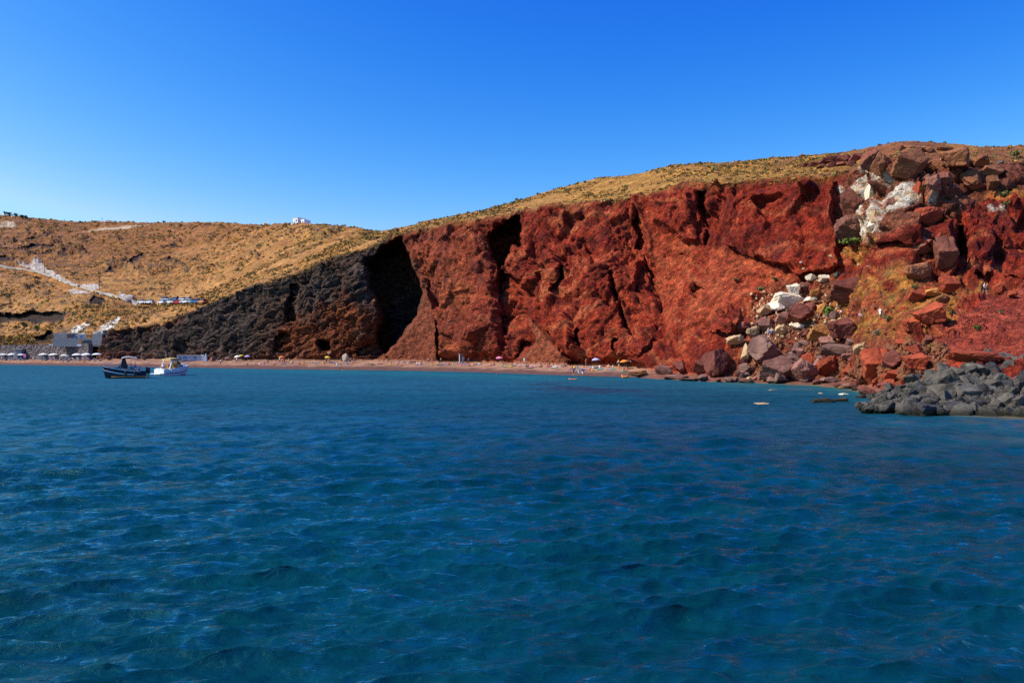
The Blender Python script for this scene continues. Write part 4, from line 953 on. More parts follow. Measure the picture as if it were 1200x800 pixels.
# ------------------------------------------------------------------ dry scrub on the hills (countless) and single shrubs
def scrub():
    rr = np.random.default_rng(3)
    lib = []
    for k in range(6):       # a tuft: ragged dome of leaf-sized facets
        v, f = [], []
        for j in range(22):
            th = rr.uniform(0, 6.28); ph = math.acos(rr.uniform(.0, 1)); r = rr.uniform(.62, 1.05)
            c = np.array([math.cos(th)*math.sin(ph)*r, math.sin(th)*math.sin(ph)*r, math.cos(ph)*r*.8])
            a = rr.normal(size=3); a /= np.linalg.norm(a); b2 = np.cross(a, rr.normal(size=3)); b2 /= np.linalg.norm(b2)
            s = rr.uniform(.28, .5); i0 = len(v)
            v += [c+a*s, c+b2*s*.8, c-a*s*.7, c-b2*s*.8]; f.append([i0, i0+1, i0+2, i0+3])
        lib.append((np.array(v), np.array(f)))
    n = 19000
    V = np.zeros((n, 88, 3), np.float32); K = np.zeros((n, 88, 4), np.float32); K[..., 3] = 1
    F = np.zeros((n, 22, 4), np.int32)
    pal = np.array([(.15, .105, .034), (.22, .11, .034), (.42, .22, .05), (.17, .13, .050), (.09, .055, .028), (.34, .19, .045), (.16, .15, .045)])
    cnt = 0
    cover = fbm(VERT[..., 0], VERT[..., 1], VERT[..., 2], 16, 3, off=71.0)
    while cnt < n:
        r = int(rr.integers(r_toe+2, r_sky+4)); c = int(rr.integers(2, NC-2))
        px = xs[c]
        if px < -120 or px > 1320: continue
        if r < r_rim:
            if px > 118 and not (r > r_rim-10 and rr.random() < .5): continue
            if px > 60 and PATCH['render'][r, c] > .2: continue
            if px > 30 and r < r_toe+95 : continue
        if MREC[r, c] > .3 or PATCH['road_white'][r, c] > .2 or PATCH['road_orange'][r, c] > .3 or PATCH['path_pale'][r, c] > .3 or (PATCH['crag'][r, c] > .5 and rr.random() < .8): continue
        if cover[r, c] < rr.uniform(-.40, .70) or (px > 470 and rr.random() < .62): continue
        y = VERT[r, c, 1]; s = (.16+.62*rr.random()**2.6)*(y/260.0)**.75*(1.5 if rr.random() < .05 else 1)
        vv, ff = lib[cnt % 6]; a = rr.uniform(0, 6.28); ca, sa = math.cos(a), math.sin(a)
        q = vv*s; V[cnt, :, 0] = q[:, 0]*ca-q[:, 1]*sa+VERT[r, c, 0]; V[cnt, :, 1] = q[:, 0]*sa+q[:, 1]*ca+VERT[r, c, 1]; V[cnt, :, 2] = q[:, 2]+VERT[r, c, 2]-.1*s
        F[cnt] = ff+cnt*88
        K[cnt, :, :3] = pal[rr.integers(0, 7)]*rr.uniform(.95, 1.6)*(1.0 if s < .75 or rr.random() < .3 else 1.25)
        cnt += 1
    v = V.reshape(-1, 3); q = F.reshape(-1, 4)
    me = bpy.data.meshes.new('dry_scrub')
    me.vertices.add(len(v)); me.vertices.foreach_set('co', v.ravel())
    me.loops.add(q.size); me.loops.foreach_set('vertex_index', q.ravel())
    me.polygons.add(len(q)); me.polygons.foreach_set('loop_start', np.arange(0, q.size, 4, dtype=np.int32)); me.update(calc_edges=True)
    at = me.attributes.new('base', 'FLOAT_COLOR', 'POINT'); at.data.foreach_set('color', K.reshape(-1, 4).ravel())
    m, nt, b = new_mat('dry_scrub_leaves'); a = N(nt, 'ShaderNodeAttribute', attribute_name='base'); g = N(nt, 'ShaderNodeNewGeometry')
    no = N(nt, 'ShaderNodeTexNoise', i_Scale=2.0, i_Detail=3.0); nt.links.new(g.outputs['Position'], no.inputs['Vector'])
    mr = N(nt, 'ShaderNodeMapRange'); mr.inputs[1].default_value = .3; mr.inputs[2].default_value = .7; mr.inputs[3].default_value = .65; mr.inputs[4].default_value = 1.35; nt.links.new(no.outputs[0], mr.inputs[0])
    vm = N(nt, 'ShaderNodeVectorMath', operation='SCALE'); nt.links.new(a.outputs['Color'], vm.inputs[0]); nt.links.new(mr.outputs[0], vm.inputs['Scale']); nt.links.new(vm.outputs[0], b.inputs['Base Color'])
    b.inputs['Roughness'].default_value = .9; b.inputs['Specular IOR Level'].default_value = .1
    me.materials.append(m); o = bpy.data.objects.new('dry_scrub', me); COL.objects.link(o); o['kind'] = 'stuff'
scrub()
M_leaf = {k: noise_mat('leaves_'+k, a, b, 4.0, .9, 0) for k, a, b in [('green', (.06, .10, .018), (.15, .20, .035)), ('dark', (.018, .026, .016), (.045, .055, .026)), ('olive', (.09, .10, .035), (.17, .16, .05)), ('yellow', (.22, .17, .03), (.36, .26, .05))]}
M_bark = noise_mat('bark', (.05, .035, .025), (.11, .08, .055), 5.0)
def shrub(px, py, wpx, hpx, kind, label, group, name='shrub', cat='shrub', leaves=150, trunk=.25, rows=None):
    g, n = ground(px, py) if rows is None else ground(px, py, rows)
    m = g.y/FPX; w_, h = wpx*m/2, hpx*m
    root = empty(name, g); tag(root, label, cat, group)
    rr = np.random.default_rng(int(px*7+py*13))
    v, f = [], []
    cl = [(rr.uniform(-.6, .6)*w_, rr.uniform(-.5, .5)*w_, rr.uniform(trunk+.15, .8)*h, rr.uniform(.3, .5)) for _ in range(9)]
    for j in range(leaves):
        cx_, cy_, cz_, cr_ = cl[j % 9]; d = rr.normal(size=3); d /= np.linalg.norm(d); rad = rr.uniform(.6, 1)
        c = np.array([cx_+d[0]*cr_*w_*rad, cy_+d[1]*cr_*w_*rad, cz_+d[2]*cr_*h*.5*rad]); c[2] = max(c[2], .03*h)
        a = rr.normal(size=3); a /= np.linalg.norm(a); b2 = np.cross(a, rr.normal(size=3)); b2 /= np.linalg.norm(b2); s = rr.uniform(.07, .16)*(w_+h*.5)
        i0 = len(v); v += [c+a*s, c+b2*s*.6, c-a*s, c-b2*s*.6]; f.append([i0, i0+1, i0+2, i0+3])
    mesh_obj('crown', v, f, M_leaf[kind], root)
    v, f = [], []
    for k in range(4):
        cx_, cy_, cz_, _ = cl[k]; i0 = len(v); r0 = .05*w_+.02
        for (p, r) in (((0, 0, -.2), r0), ((cx_*.4, cy_*.4, cz_*.6), r0*.7), ((cx_, cy_, cz_), r0*.3)):
            for t in range(5): v.append((p[0]+r*math.cos(t*1.2566), p[1]+r*math.sin(t*1.2566), p[2]))
        for l in range(2):
            for t in range(5): f.append([i0+l*5+t, i0+l*5+(t+1) % 5, i0+l*5+5+(t+1) % 5, i0+l*5+5+t])
    mesh_obj('trunk', v, f, M_bark, root)
    return root
SG = 'shrubs growing on the rocky slope'
for (px, py, w_, h, k, lab) in [
 (971, 375, 17, 15, 'green', 'brightest green shrub among the boulders of the slope'),
 (909, 331, 10, 6, 'green', 'small green shrub left of the pair of white stones'),
 (1003, 292, 26, 9, 'green', 'wide low green shrub below the white scar of the crag'),
 (1084, 222, 12, 10, 'green', 'green shrub at the foot of the dusky crag block'),
 (1145, 388, 9, 7, 'green', 'single bright green shrub on the red scree'),
 (1092, 412, 8, 6, 'yellow', 'yellow-green tuft at the lower edge of the red scree'),
 (1173, 369, 6, 6, 'olive', 'small olive shrub at the right of the red scree'),
 (1040, 378, 13, 8, 'olive', 'olive shrub right below the hiker in white'),
 (1080, 368, 9, 7, 'olive', 'olive shrub left of the long tilted red slab'),
 (1115, 372, 9, 9, 'olive', 'olive shrub right of the long tilted red slab'),
 (1112, 381, 8, 7, 'yellow', 'yellow shrub under the right end of the tilted slab'),
 (1033, 396, 8, 6, 'olive', 'low olive shrub in the middle of the orange slope'),
 (890, 390, 14, 7, 'olive', 'olive shrub growing on the tan boulder of the heap'),
 (892, 342, 9, 6, 'olive', 'dark olive shrub on the red debris left of the white rock'),
 (863, 330, 7, 4, 'olive', 'tiny olive shrub high on the red debris'),
 (1192, 186, 14, 10, 'olive', 'olive shrub on the grassy right shoulder of the crag'),
 (1178, 227, 18, 8, 'olive', 'wide olive shrub on the yellow ledge under the crag'),
 (1180, 243, 12, 8, 'olive', 'grey-olive shrub below the yellow ledge'),
 (1072, 340, 10, 6, 'olive', 'olive shrub on top of the yellow scrub patch'),
 ]:
    shrub(px, py, w_, h, k, lab, SG)
shrub(44, 388, 8, 7, 'green', 'bright green bush on the bank above the beach wall', None)
shrub(27, 384, 9, 6, 'olive', 'pale olive bush left of the bright green bush', None)
HG = 'dark trees on the far left skyline'
for (px, py, w_, h, lab) in [(7.5, 252.5, 5, 5, 'leftmost dark tree of the skyline clump'), (12.5, 252.8, 6, 5, 'dark tree touching the leftmost skyline tree'), (19, 254, 5, 4.6, 'small dark tree in the gap of the skyline clump'), (26.5, 256.2, 6, 4.6, 'dark tree left half of the right skyline pair'), (30, 256.6, 5, 4, 'dark tree at the right end of the skyline clump')]:
    shrub(px, py, w_, h, 'dark', lab, HG, 'tree', 'tree', 170, .1)
# ------------------------------------------------------------------ builders
class MB:
    def __init__(s): s.v, s.f, s.m = [], [], []
    def add(s, v, f, m=0):
        b = len(s.v); s.v += [tuple(q) for q in v]; s.f += [[b+i for i in g] for g in f]; s.m += [m]*len(f); return s
    def box(s, c, size, rz=0, m=0, ry=0, rx=0):
        M_ = Euler((rx, ry, rz)).to_matrix(); hx, hy, hz = [q/2 for q in size]
        vs = [Vector(c)+M_@Vector((x*hx, y*hy, z*hz)) for x in (-1, 1) for y in (-1, 1) for z in (-1, 1)]
        return s.add(vs, [(0, 1, 3, 2), (4, 6, 7, 5), (0, 4, 5, 1), (2, 3, 7, 6), (0, 2, 6, 4), (1, 5, 7, 3)], m)
    def tube(s, pts, r, n=8, m=0, r2=None, cap=True):
        pts = [Vector(p) for p in pts]; vs = []
        for i, p in enumerate(pts):
            d = (pts[min(i+1, len(pts)-1)]-pts[max(i-1, 0)]).normalized()
            u = d.cross(Vector((0, 0, 1))); u = u.normalized() if u.length > 1e-3 else Vector((1, 0, 0)); w_ = d.cross(u)
            rr = r if r2 is None else r+(r2-r)*i/(len(pts)-1)
            vs += [p+(u*math.cos(6.2832*k/n)+w_*math.sin(6.2832*k/n))*rr for k in range(n)]
        fs = [(i*n+k, i*n+(k+1) % n, (i+1)*n+(k+1) % n, (i+1)*n+k) for i in range(len(pts)-1) for k in range(n)]
        if cap: fs += [tuple(range(n))[::-1], tuple(range((len(pts)-1)*n, len(pts)*n))]
        return s.add(vs, fs, m)
    def loft(s, secs, m=0, close=False, caps=False):
        n = len(secs[0]); vs = [p for q in secs for p in q]; k = n if close else n-1
        fs = [(i*n+j, i*n+(j+1) % n, (i+1)*n+(j+1) % n, (i+1)*n+j) for i in range(len(secs)-1) for j in range(k)]
        if caps: fs += [tuple(range(n))[::-1], tuple(range((len(secs)-1)*n, len(secs)*n))]
        return s.add(vs, fs, m)
    def build(s, name, mat, parent=None, smooth=False, bevel=0):
        o = mesh_obj(name, s.v, s.f, mat, parent, smooth, s.m)
        bm = bmesh.new(); bm.from_mesh(o.data); bmesh.ops.recalc_face_normals(bm, faces=bm.faces)
        if bevel: bmesh.ops.bevel(bm, geom=bm.edges[:], offset=bevel, segments=1, affect='EDGES')
        bm.to_mesh(o.data); bm.free()
        return o
def copy_tree(o, parent=None):
    c = o.copy(); COL.objects.link(c); c.parent = parent
    for ch in list(o.children): copy_tree(ch, c)
    return c
W = lambda *a, **k: plain(*a, **k)
MT = dict(palew=noise_mat('weathered_blue_white_plaster', (.36, .38, .44), (.52, .53, .58), .9, .9, .3), shade=plain('faded_blue_paint', (.16, .22, .36), .7), white=plain('white_paint', (.80, .80, .78), .6), lime=noise_mat('limewash', (.70, .69, .67), (.82, .81, .79), .8, .9, .2), navy=plain('navy_gelcoat', (.012, .013, .035), .18, spec=.5),
 wstripe=plain('white_stripe', (.75, .75, .76), .25), glass=plain('tinted_glass', (.012, .014, .02), .08, spec=.6), grey=plain('grey_canvas', (.30, .30, .33), .9), teak=noise_mat('teak', (.42, .17, .06), (.56, .26, .10), 6, .6, .2),
 cushion=plain('cream_vinyl', (.70, .66, .60), .6), black=plain('black_rubber', (.012, .012, .014), .5), chrome=plain('steel_rail', (.6, .6, .62), .25, 1.0), tan=plain('tan_canvas', (.55, .36, .14), .85), wgel=plain('white_gelcoat', (.80, .80, .80), .2, spec=.5),
 amber=plain('amber_varnish', (.33, .17, .035), .4), blue=plain('blue_cloth', (.035, .16, .46), .85), lblue=plain('light_blue_cloth', (.17, .38, .66), .85), red=plain('red_cloth', (.55, .035, .03), .85), orange=plain('orange_cloth', (.75, .22, .03), .85),
 yellow=plain('yellow_cloth', (.75, .52, .05), .85), purple=plain('purple_cloth', (.19, .06, .33), .85), green=plain('green_cloth', (.05, .38, .25), .85), pink=plain('pink_cloth', (.72, .20, .33), .85), cloth=plain('white_cloth', (.80, .80, .80), .9), dblue=plain('dark_blue_paint', (.03, .045, .14), .5),
 turq=plain('turquoise_cloth', (.06, .50, .56), .85), lav=plain('lavender_cloth', (.48, .42, .70), .85), dark=plain('charcoal_cloth', (.03, .03, .04), .85), pole=plain('weathered_wood', (.12, .09, .07), .9),
 concrete=noise_mat('grey_plaster', (.25, .23, .235), (.37, .35, .35), 1.4, .9, .3), silver=plain('silver_car_paint', (.48, .50, .53), .25, .4), carred=plain('red_car_paint', (.55, .02, .025), .25), carwhite=plain('white_car_paint', (.78, .78, .78), .25), carblue=plain('blue_car_paint', (.07, .14, .30), .25), carorange=plain('orange_car_paint', (.62, .20, .04), .3))
M_wall = noise_mat('dry_stone', (.085, .060, .062), (.24, .19, .18), 1.6, .95, .9, .15, c3=(.42, .36, .32), detail=8.0)
M_block = noise_mat('grey_block_wall', (.20, .19, .21), (.34, .32, .33), 1.8, .9, .6, .08)

# ------------------------------------------------------------------ left bay: walls, huts, road, house, poles
def stone_wall(name, pts, h0, th, mat, label, cat, seed, rough=.35, top=None):
    """wall following ground points, its face broken into single stones"""
    xs_, n = [], 0
    segs = []
    for a, b in zip(pts[:-1], pts[1:]):
        l = (Vector(b)-Vector(a)).length; k = max(2, int(l/.45)); segs += [Vector(a).lerp(Vector(b), i/k) for i in range(k)]
    segs.append(Vector(pts[-1])); n = len(segs); m = max(3, int(h0/.4))
    P_ = np.zeros((n, m+1, 3))
    for i, p in enumerate(segs):
        for j in range(m+1): P_[i, j] = (p.x, p.y, p.z-.6+(h0+.6)*j/m)
    d = np.array((segs[-1]-segs[0]).normalized()); nor = np.array([d[1], -d[0], 0]); nor = nor if nor[1] < 0 else -nor
    f1, f2, ci = worley(P_[..., 0], P_[..., 1], P_[..., 2]*1.4, .75, seed)
    off = rough*(ci-.4)*.6+rough*.5*np.clip((f2-f1)/.3, 0, 1)
    Q = P_+nor*off[..., None]; Q[:, -1, 2] += (ci[:, -1]-.5)*rough
    back = P_-nor*th
    mb = MB()
    mb.loft([[tuple(x) for x in Q[i]]+[tuple(back[i, -1]), tuple(back[i, 0])] for i in range(n)], close=True, caps=True)
    o = mb.build(name, mat); tag(o, label, cat); return o
def gpt(px, py, dY=0, dz=0):
    g, _ = ground(px, py); return Vector((g.x, g.y+dY, g.z+dz))
def at_toe(px, back=0.0, dz=0.0):
    """a place at the back of the beach"""
    c = int(np.argmin(np.abs(xs-px))); p = VERT[r_toe-2, c]; return Vector((p[0]*(1+back/p[1]), p[1]+back, p[2]+dz))
pts = [at_toe(px, -1.5) for px in (-110, -60, 0, 20, 40, 60, 80, 96, 104)]
stone_wall('stone_wall', pts, 5.6, 1.6, M_wall, 'long dry-stone retaining wall behind the parasols on the left beach', 'wall', 4.0, .5)
def on_shelf(px, pyb, Y): return P3(px, pyb, Y)
# terraced house built against the bank above the wall
root = empty('terrace_house', P3(88, 406, 300)); tag(root, 'grey two-tier terraced house built into the rock above the beach wall', 'house')
def face(px0, px1, pyt, pyb, Y, d, mat, name, bev=.03):
    a, b = P3(px0, pyb, Y), P3(px1, pyt, Y)
    mb = MB().box(((a.x+b.x)/2, Y+d/2, (a.z+b.z)/2), (b.x-a.x, d, b.z-a.z)); mb.v = [tuple(Vector(q)-root.location) for q in mb.v]
    return mb.build(name, mat, root, bevel=bev)
lw = face(62, 108, 396.2, 406, 299, 5.5, M_block, 'lower_wall'); uw = face(63.5, 86, 390, 396.0, 303.5, 3.0, M_block, 'upper_wall')
face(86.2, 109.5, 391.5, 396.1, 303.8, 2.6, M_block, 'upper_wall'); face(108.2, 119.5, 391, 405.8, 298, 5.0, MT['concrete'], 'side_wing')
face(78.5, 86, 391.5, 396, 303.2, .25, MT['dark'], 'doorway', 0); face(86.3, 88.6, 393, 396, 303.3, .3, MT['blue'], 'shutter', 0); face(94, 96, 393, 396, 303.3, .3, MT['blue'], 'shutter', 0)
face(90.5, 100.5, 403.8, 405.2, 298.2, .7, MT['white'], 'lintel', .02); face(92.6, 95.8, 398.5, 403.7, 298.7, .25, M_hill if False else MT['teak'], 'door', 0); face(57, 72, 403.2, 404.2, 299.6, 1.2, MT['lime'], 'ledge', .02)
for k_ in range(5): face(98+k_*1.9, 98.9+k_*1.9, 398.5, 401.2, 298.75, .2, MT['dark'], 'window', 0)
# small stone hut on the beach
p = at_toe(23, -5); root = empty('stone_hut', p); tag(root, 'small pale stone hut with flat roof in front of the dry-stone wall', 'hut')
mb = MB().box((0, 0, 1.9), (2.6, 2.2, 3.8)); mb.build('wall', MT['concrete'], root, bevel=.08)
MB().box((0, 0, 3.95), (3.3, 2.8, .3)).build('roof', MT['concrete'], root, bevel=.04); MB().box((.3, -1.13, 1.0), (.9, .08, 2.0)).build('door', MT['dark'], root)
MB().box((-1.55, -.2, 1.4), (.45, 1.6, 2.8), ry=.12).build('buttress', MT['concrete'], root, bevel=.05)
o = MB().box((0, 0, .75), (1.0, .12, 1.5)).build('banner', MT['pink']); o.location = at_toe(29, -5)+Vector((0, 0, 1.0)); o.location = at_toe(29, -4.5, .6); tag(o, 'bright pink cloth banner standing right of the small stone hut', 'banner')
# boat shed at the foot of the dark cliff
p = at_toe(224, -4, -.3); root = empty('boat_shed', p, .12); tag(root, 'low white boat shed with dark blue doors under the dark cliff', 'shed')
MB().box((-.6, 1.2, .85), (7.6, 2.6, 1.7)).build('wall', MT['palew'], root, bevel=.06); MB().box((-.6, 1.2, 1.79), (7.9, 2.9, .18)).build('roof', MT['palew'], root, bevel=.03)
for x, w_ in ((-3.6, .9), (-1.9, 1.2), (1.2, .9)): MB().box((x, -.14, .78), (w_, .1, 1.4)).build('door', MT['shade'], root)
MB().box((3.6, 1.0, 1.0), (1.0, 2.0, 2.0)).build('side_wall', MT['lime'], root, bevel=.05)
p = at_toe(241, -4.5); o = MB().loft([[(-.9, -.5, -.4), (.9, -.5, -.4), (.9, .7, -.4), (-.9, .7, -.4)], [(-.25, -.4, 1.3), (.6, -.4, 1.3), (.6, .5, 1.3), (-.25, .5, 1.3)], [(.1, -.3, 2.6), (.5, -.3, 2.6), (.5, .3, 2.6), (.1, .3, 2.6)]], close=True, caps=True).build('white_buttress', MT['palew'], bevel=.05); o.location = p; o.scale = (.8, .8, .85); tag(o, 'white pointed buttress right of the boat shed', 'wall')
# road up the valley
def ribbon(name, pts, wd, mat, lift=.12, kind='structure'):
    vs, fs = [], []
    P_ = []
    for (a, b) in zip(pts[:-1], pts[1:]):
        for i in range(6): t = i/6; P_.append(gpt(a[0]+(b[0]-a[0])*t, a[1]+(b[1]-a[1])*t))
    P_.append(gpt(*pts[-1]))
    for k in range(2): P_ = [P_[0]]+[(P_[i-1]+P_[i]*2+P_[i+1])/4 for i in range(1, len(P_)-1)]+[P_[-1]]
    for i, q in enumerate(P_):
        vs += [q+Vector((0, -wd/2, lift)), q+Vector((0, wd/2, lift+.02)), q+Vector((0, wd/2, lift-1.2)), q+Vector((0, -wd/2, lift-1.2))]
    for i in range(len(P_)-1):
        for k in range(4): fs.append((i*4+k, i*4+(k+1) % 4, i*4+4+(k+1) % 4, i*4+4+k))
    o = mesh_obj(name, vs, fs, mat); o['kind'] = kind; return o
M_road = noise_mat('dusty_road', (.50, .43, .36), (.66, .58, .50), .5, .95, .2)
ribbon('road', [(-20, 309.5), (8, 313), (28, 315.6), (46, 319), (64, 325), (84, 333.2), (100, 338), (118, 342.5), (138, 348), (152, 353), (162, 357.5)], 3.6, M_road)
# parking: cars
def make_car():
    root = empty('parked_car', (0, 0, 0))
    mb = MB(); prof = [(-2.1, .32), (-2.15, .75), (-1.9, .92), (-1.0, .98), (1.35, 1.02), (2.0, .95), (2.12, .6), (2.08, .32)]
    mb.loft([[(x, y*(1 if z < .9 else .94), z) for x, z in prof] for y in (-.86, .86)], caps=True)
    mb.loft([[(prof[i][0], y, prof[i][1]) for y in (-.86, .86)] for i in range(8)])
    mb.build('body', MT['carwhite'], root, bevel=0)
    gl = MB(); cp = [(-1.05, .97), (-.45, 1.42), (1.15, 1.45), (1.75, 1.0)]
    gl.loft([[(x, y*(1 if z < 1.1 else .86), z) for x, z in cp] for y in (-.80, .80)], caps=True); gl.loft([[(cp[i][0], y*(1 if cp[i][1] < 1.1 else .86), cp[i][1]) for y in (-.80, .80)] for i in range(4)])
    gl.build('window', MT['glass'], root)
    MB().loft([[(x, y, z) for x, z in ((-.45, 1.43), (-.4, 1.50), (1.1, 1.52), (1.18, 1.46))] for y in (-.70, .70)], caps=True).box((.35, 0, 1.47), (1.5, 1.36, .07)).build('roof', MT['carwhite'], root)
    for x in (-1.3, 1.35):
        for y in (-.80, .80):
            MB().tube([(x, y-.10, .32), (x, y+.10, .32)], .33, 14).build('wheel', MT['black'], root)
    return root
cars = [(167, 357.4, 'carwhite', 'white car at the left end of the parked row on the hill'), (176, 357.2, 'carwhite', 'second white car, parked next to the leftmost one'), (190.5, 357.0, 'carwhite', 'white car parked right after the gap in the row'),
 (199.5, 356.8, 'carwhite', 'white car parked directly left of the red car'), (208.8, 357.2, 'carred', 'bright red car in the parked row on the hill'), (217.5, 356.4, 'carwhite', 'white car parked directly right of the red car'), (225.5, 356.3, 'silver', 'silver car near the right end of the parked row'),
 (231.5, 356.6, 'carblue', 'blue car parked beside the orange car'), (237.5, 356.8, 'carorange', 'orange car at the right end of the parked row'),
 (195, 354.6, 'silver', 'silver car in the back row behind the white cars left of the red one'), (204.5, 354.5, 'carblue', 'blue car in the back row behind the red car'), (214, 354.4, 'carwhite', 'white car in the back row, right behind the red car'), (222, 354.4, 'carwhite', 'white car in the back row behind the silver one')]
proto = make_car()
for i, (px, py, c, lab) in enumerate(cars):
    o = proto if i == 0 else copy_tree(proto)
    g = gpt(px, py); o.scale = (1.12, 1.12, 1.12); o.location = g+Vector((0, 0, .3)); o.rotation_euler = (0, 0, random.uniform(-.2, .2)+(3.1416 if i % 3 == 0 else 0)-.55)
    tag(o, lab, 'car', 'cars parked above the dark cliff')
    for ch in o.children:
        if ch.name.split('.')[0] in ('body', 'roof'): ch.material_slots[0].link = 'OBJECT'; ch.material_slots[0].material = MT[c]
# chapel-like house on the summit
g = gpt(350, 263); root = empty('white_house', Vector((P3(351, 262, 430).x, 432, P3(351, 262.6, 430).z)), R(-38)); tag(root, 'white flat-roofed house on the top of the golden hill', 'house')
MB().box((-1.0, 0, 1.0), (4.2, 5.2, 4.6)).build('wall', MT['lime'], root, bevel=.05); MB().box((3.1, .6, .5), (4.0, 4.2, 3.4)).build('annex', MT['lime'], root, bevel=.05)
MB().box((-1.0, 0, 3.42), (4.5, 5.5, .25)).build('parapet', MT['lime'], root)
MB().box((-3.0, -2.0, -.4), (2.2, 2.8, 1.6)).build('yard_wall', MT['lime'], root, bevel=.04)
for (x, y, z, sx, sy, sz, nm) in [(-.2, -2.63, 1.9, .9, .1, 1.0, 'window'), (2.2, -1.53, 1.0, .8, .1, .9, 'window'), (4.0, -1.53, 1.0, .8, .1, .9, 'window'), (-1.9, -2.63, .3, 1.0, .1, 2.1, 'door')]:
    MB().box((x, y, z), (sx, sy, sz)).build(nm, MT['dblue'], root)
g = gpt(127, 262.5, rows=(r_mid, r_sky)) if False else P3(127, 262.3, 640)
root = empty('low_house', Vector((g.x, 641, g.z-.8))); tag(root, 'tiny cream house on the far ridge left of the golden hill', 'house')
MB().box((0, 0, 1.2), (9, 5, 2.8)).build('wall', MT['lime'], root, bevel=.05); MB().box((3.5, .5, 2.9), (3.5, 3, .9)).build('roof_room', MT['lime'], root, bevel=.05); MB().box((-2, -2.53, 1.2), (1.0, .1, 1.2)).build('window', MT['dark'], root)
for (px, pyb, pyt, lab) in [(75.5, 263, 255.5, 'thin utility pole on the skyline left of the cream house'), (119.5, 262.5, 254, 'utility pole on the skyline beside the cream house'), (52, 322, 311, 'utility pole at the bend of the road'), (117.2, 340, 325, 'utility pole at the lower part of the road'), (172, 262.8, 258.5, 'short pole on the skyline right of the cream house')]:
    g = gpt(px, pyb) if pyb > 300 else P3(px, pyb+1, 645); h = (pyb-pyt)*g.y/FPX
    root = empty('utility_pole', g); tag(root, lab, 'pole', 'utility poles on the hill'); MB().tube([(0, 0, -1), (0, 0, h)], .17, 8, r2=.11).build('post', MT['pole'], root); MB().box((0, 0, h*.93), (1.5, .12, .12)).build('crossarm', MT['pole'], root)
# booth on the beach, awnings
p = at_toe(540, -3.5); root = empty('beach_booth', p, .3); tag(root, 'narrow grey booth standing on the sand under the red cliff', 'booth')
MB().box((-.32, 0, 1.0), (.12, .9, 2.2)).build('side_panel', MT['concrete'], root); MB().box((.32, 0, 1.0), (.12, .9, 2.2)).build('side_panel', MT['concrete'], root); MB().box((0, 0, 2.17), (.9, 1.0, .14)).build('roof', MT['concrete'], root); MB().box((0, .4, .95), (.5, .08, 2.1)).build('back_panel', MT['grey'], root)
p = at_toe(405, -3.0); o = rock(406, 421, 10, 11, 'cream', 'cream boulder on the beach below the small cave', None, at=(p, None), sink=.3, seed=6, lib=MED)
for dx, s_, lab in [(-4.5, 4.5, 'grey stone left beside the cream beach boulder'), (5.5, 5, 'dusky stone right beside the cream beach boulder'), (9, 3.5, 'small dusky stone at the right of the cream boulder group')]:
    rock(406+dx, 421, s_, s_*.8, 'purple' if dx > 0 else 'grey', lab, None, at=(at_toe(406+dx, -3.2), None))
rock(386, 413, 6.5, 3, 'tan', 'pale pinkish stone at the mouth of the small cave', None, at=(at_toe(386, .5, 2.0), None), sink=.3)
for (px, s_, m_, lab, b_) in [(249, 9, 'brown', 'brown rock right of the white buttress', -3), (258, 7, 'dark', 'black rock on the sand near the boat shed', -5), (266, 8, 'brown', 'brown rock at the foot of the dark cliff', -2), (276, 7, 'rust', 'rust rock behind the yellow parasol', -2), (270, 5, 'brown', 'small brown rock left of the yellow parasol', -7), (262, 5, 'rust', 'small rust rock nearest the water by the shed', -10), (128, 8, 'brown', 'pointed brown rock behind the dark boat', -2), (160, 9, 'brown', 'long brown rock on the beach between the boats', -3), (168, 6, 'dark', 'black rock under the cliff between the boats', -2)]:
    rock(px, 420, s_, s_*.65, m_, lab, 'rocks at the foot of the dark cliff', at=(at_toe(px, b_), None), sink=.3)
# ------------------------------------------------------------------ parasols, loungers, towels
def beach_pt(px, f):
    """f = 0 at the water's edge, 1 at the back of the beach"""
    c = int(np.argmin(np.abs(xs-px))); r = r_beach+f*(r_toe-r_beach); a = int(r); t = r-a
    p = VERT[a, c]*(1-t)+VERT[min(a+1, NR-1), c]*t; return Vector(p.tolist())
def make_parasol(mat, r=1.35, h=2.3):
    root = empty('beach_parasol', (0, 0, 0))
    MB().tube([(0, 0, -.3), (0, 0, h)], .03, 6).build('pole', MT['chrome'], root)
    secs = []
    for rr_, z in ((.02, h+.06), (r*.35, h-.02), (r*.7, h-.18), (r, h-.42), (r*1.0, h-.56)):
        secs.append([(rr_*math.cos(k*math.pi/5)*(1 if k % 2 else .97), rr_*math.sin(k*math.pi/5)*(1 if k % 2 else .97), z) for k in range(10)])
    MB().loft(secs, close=True).build('canopy', mat, root)
    return root
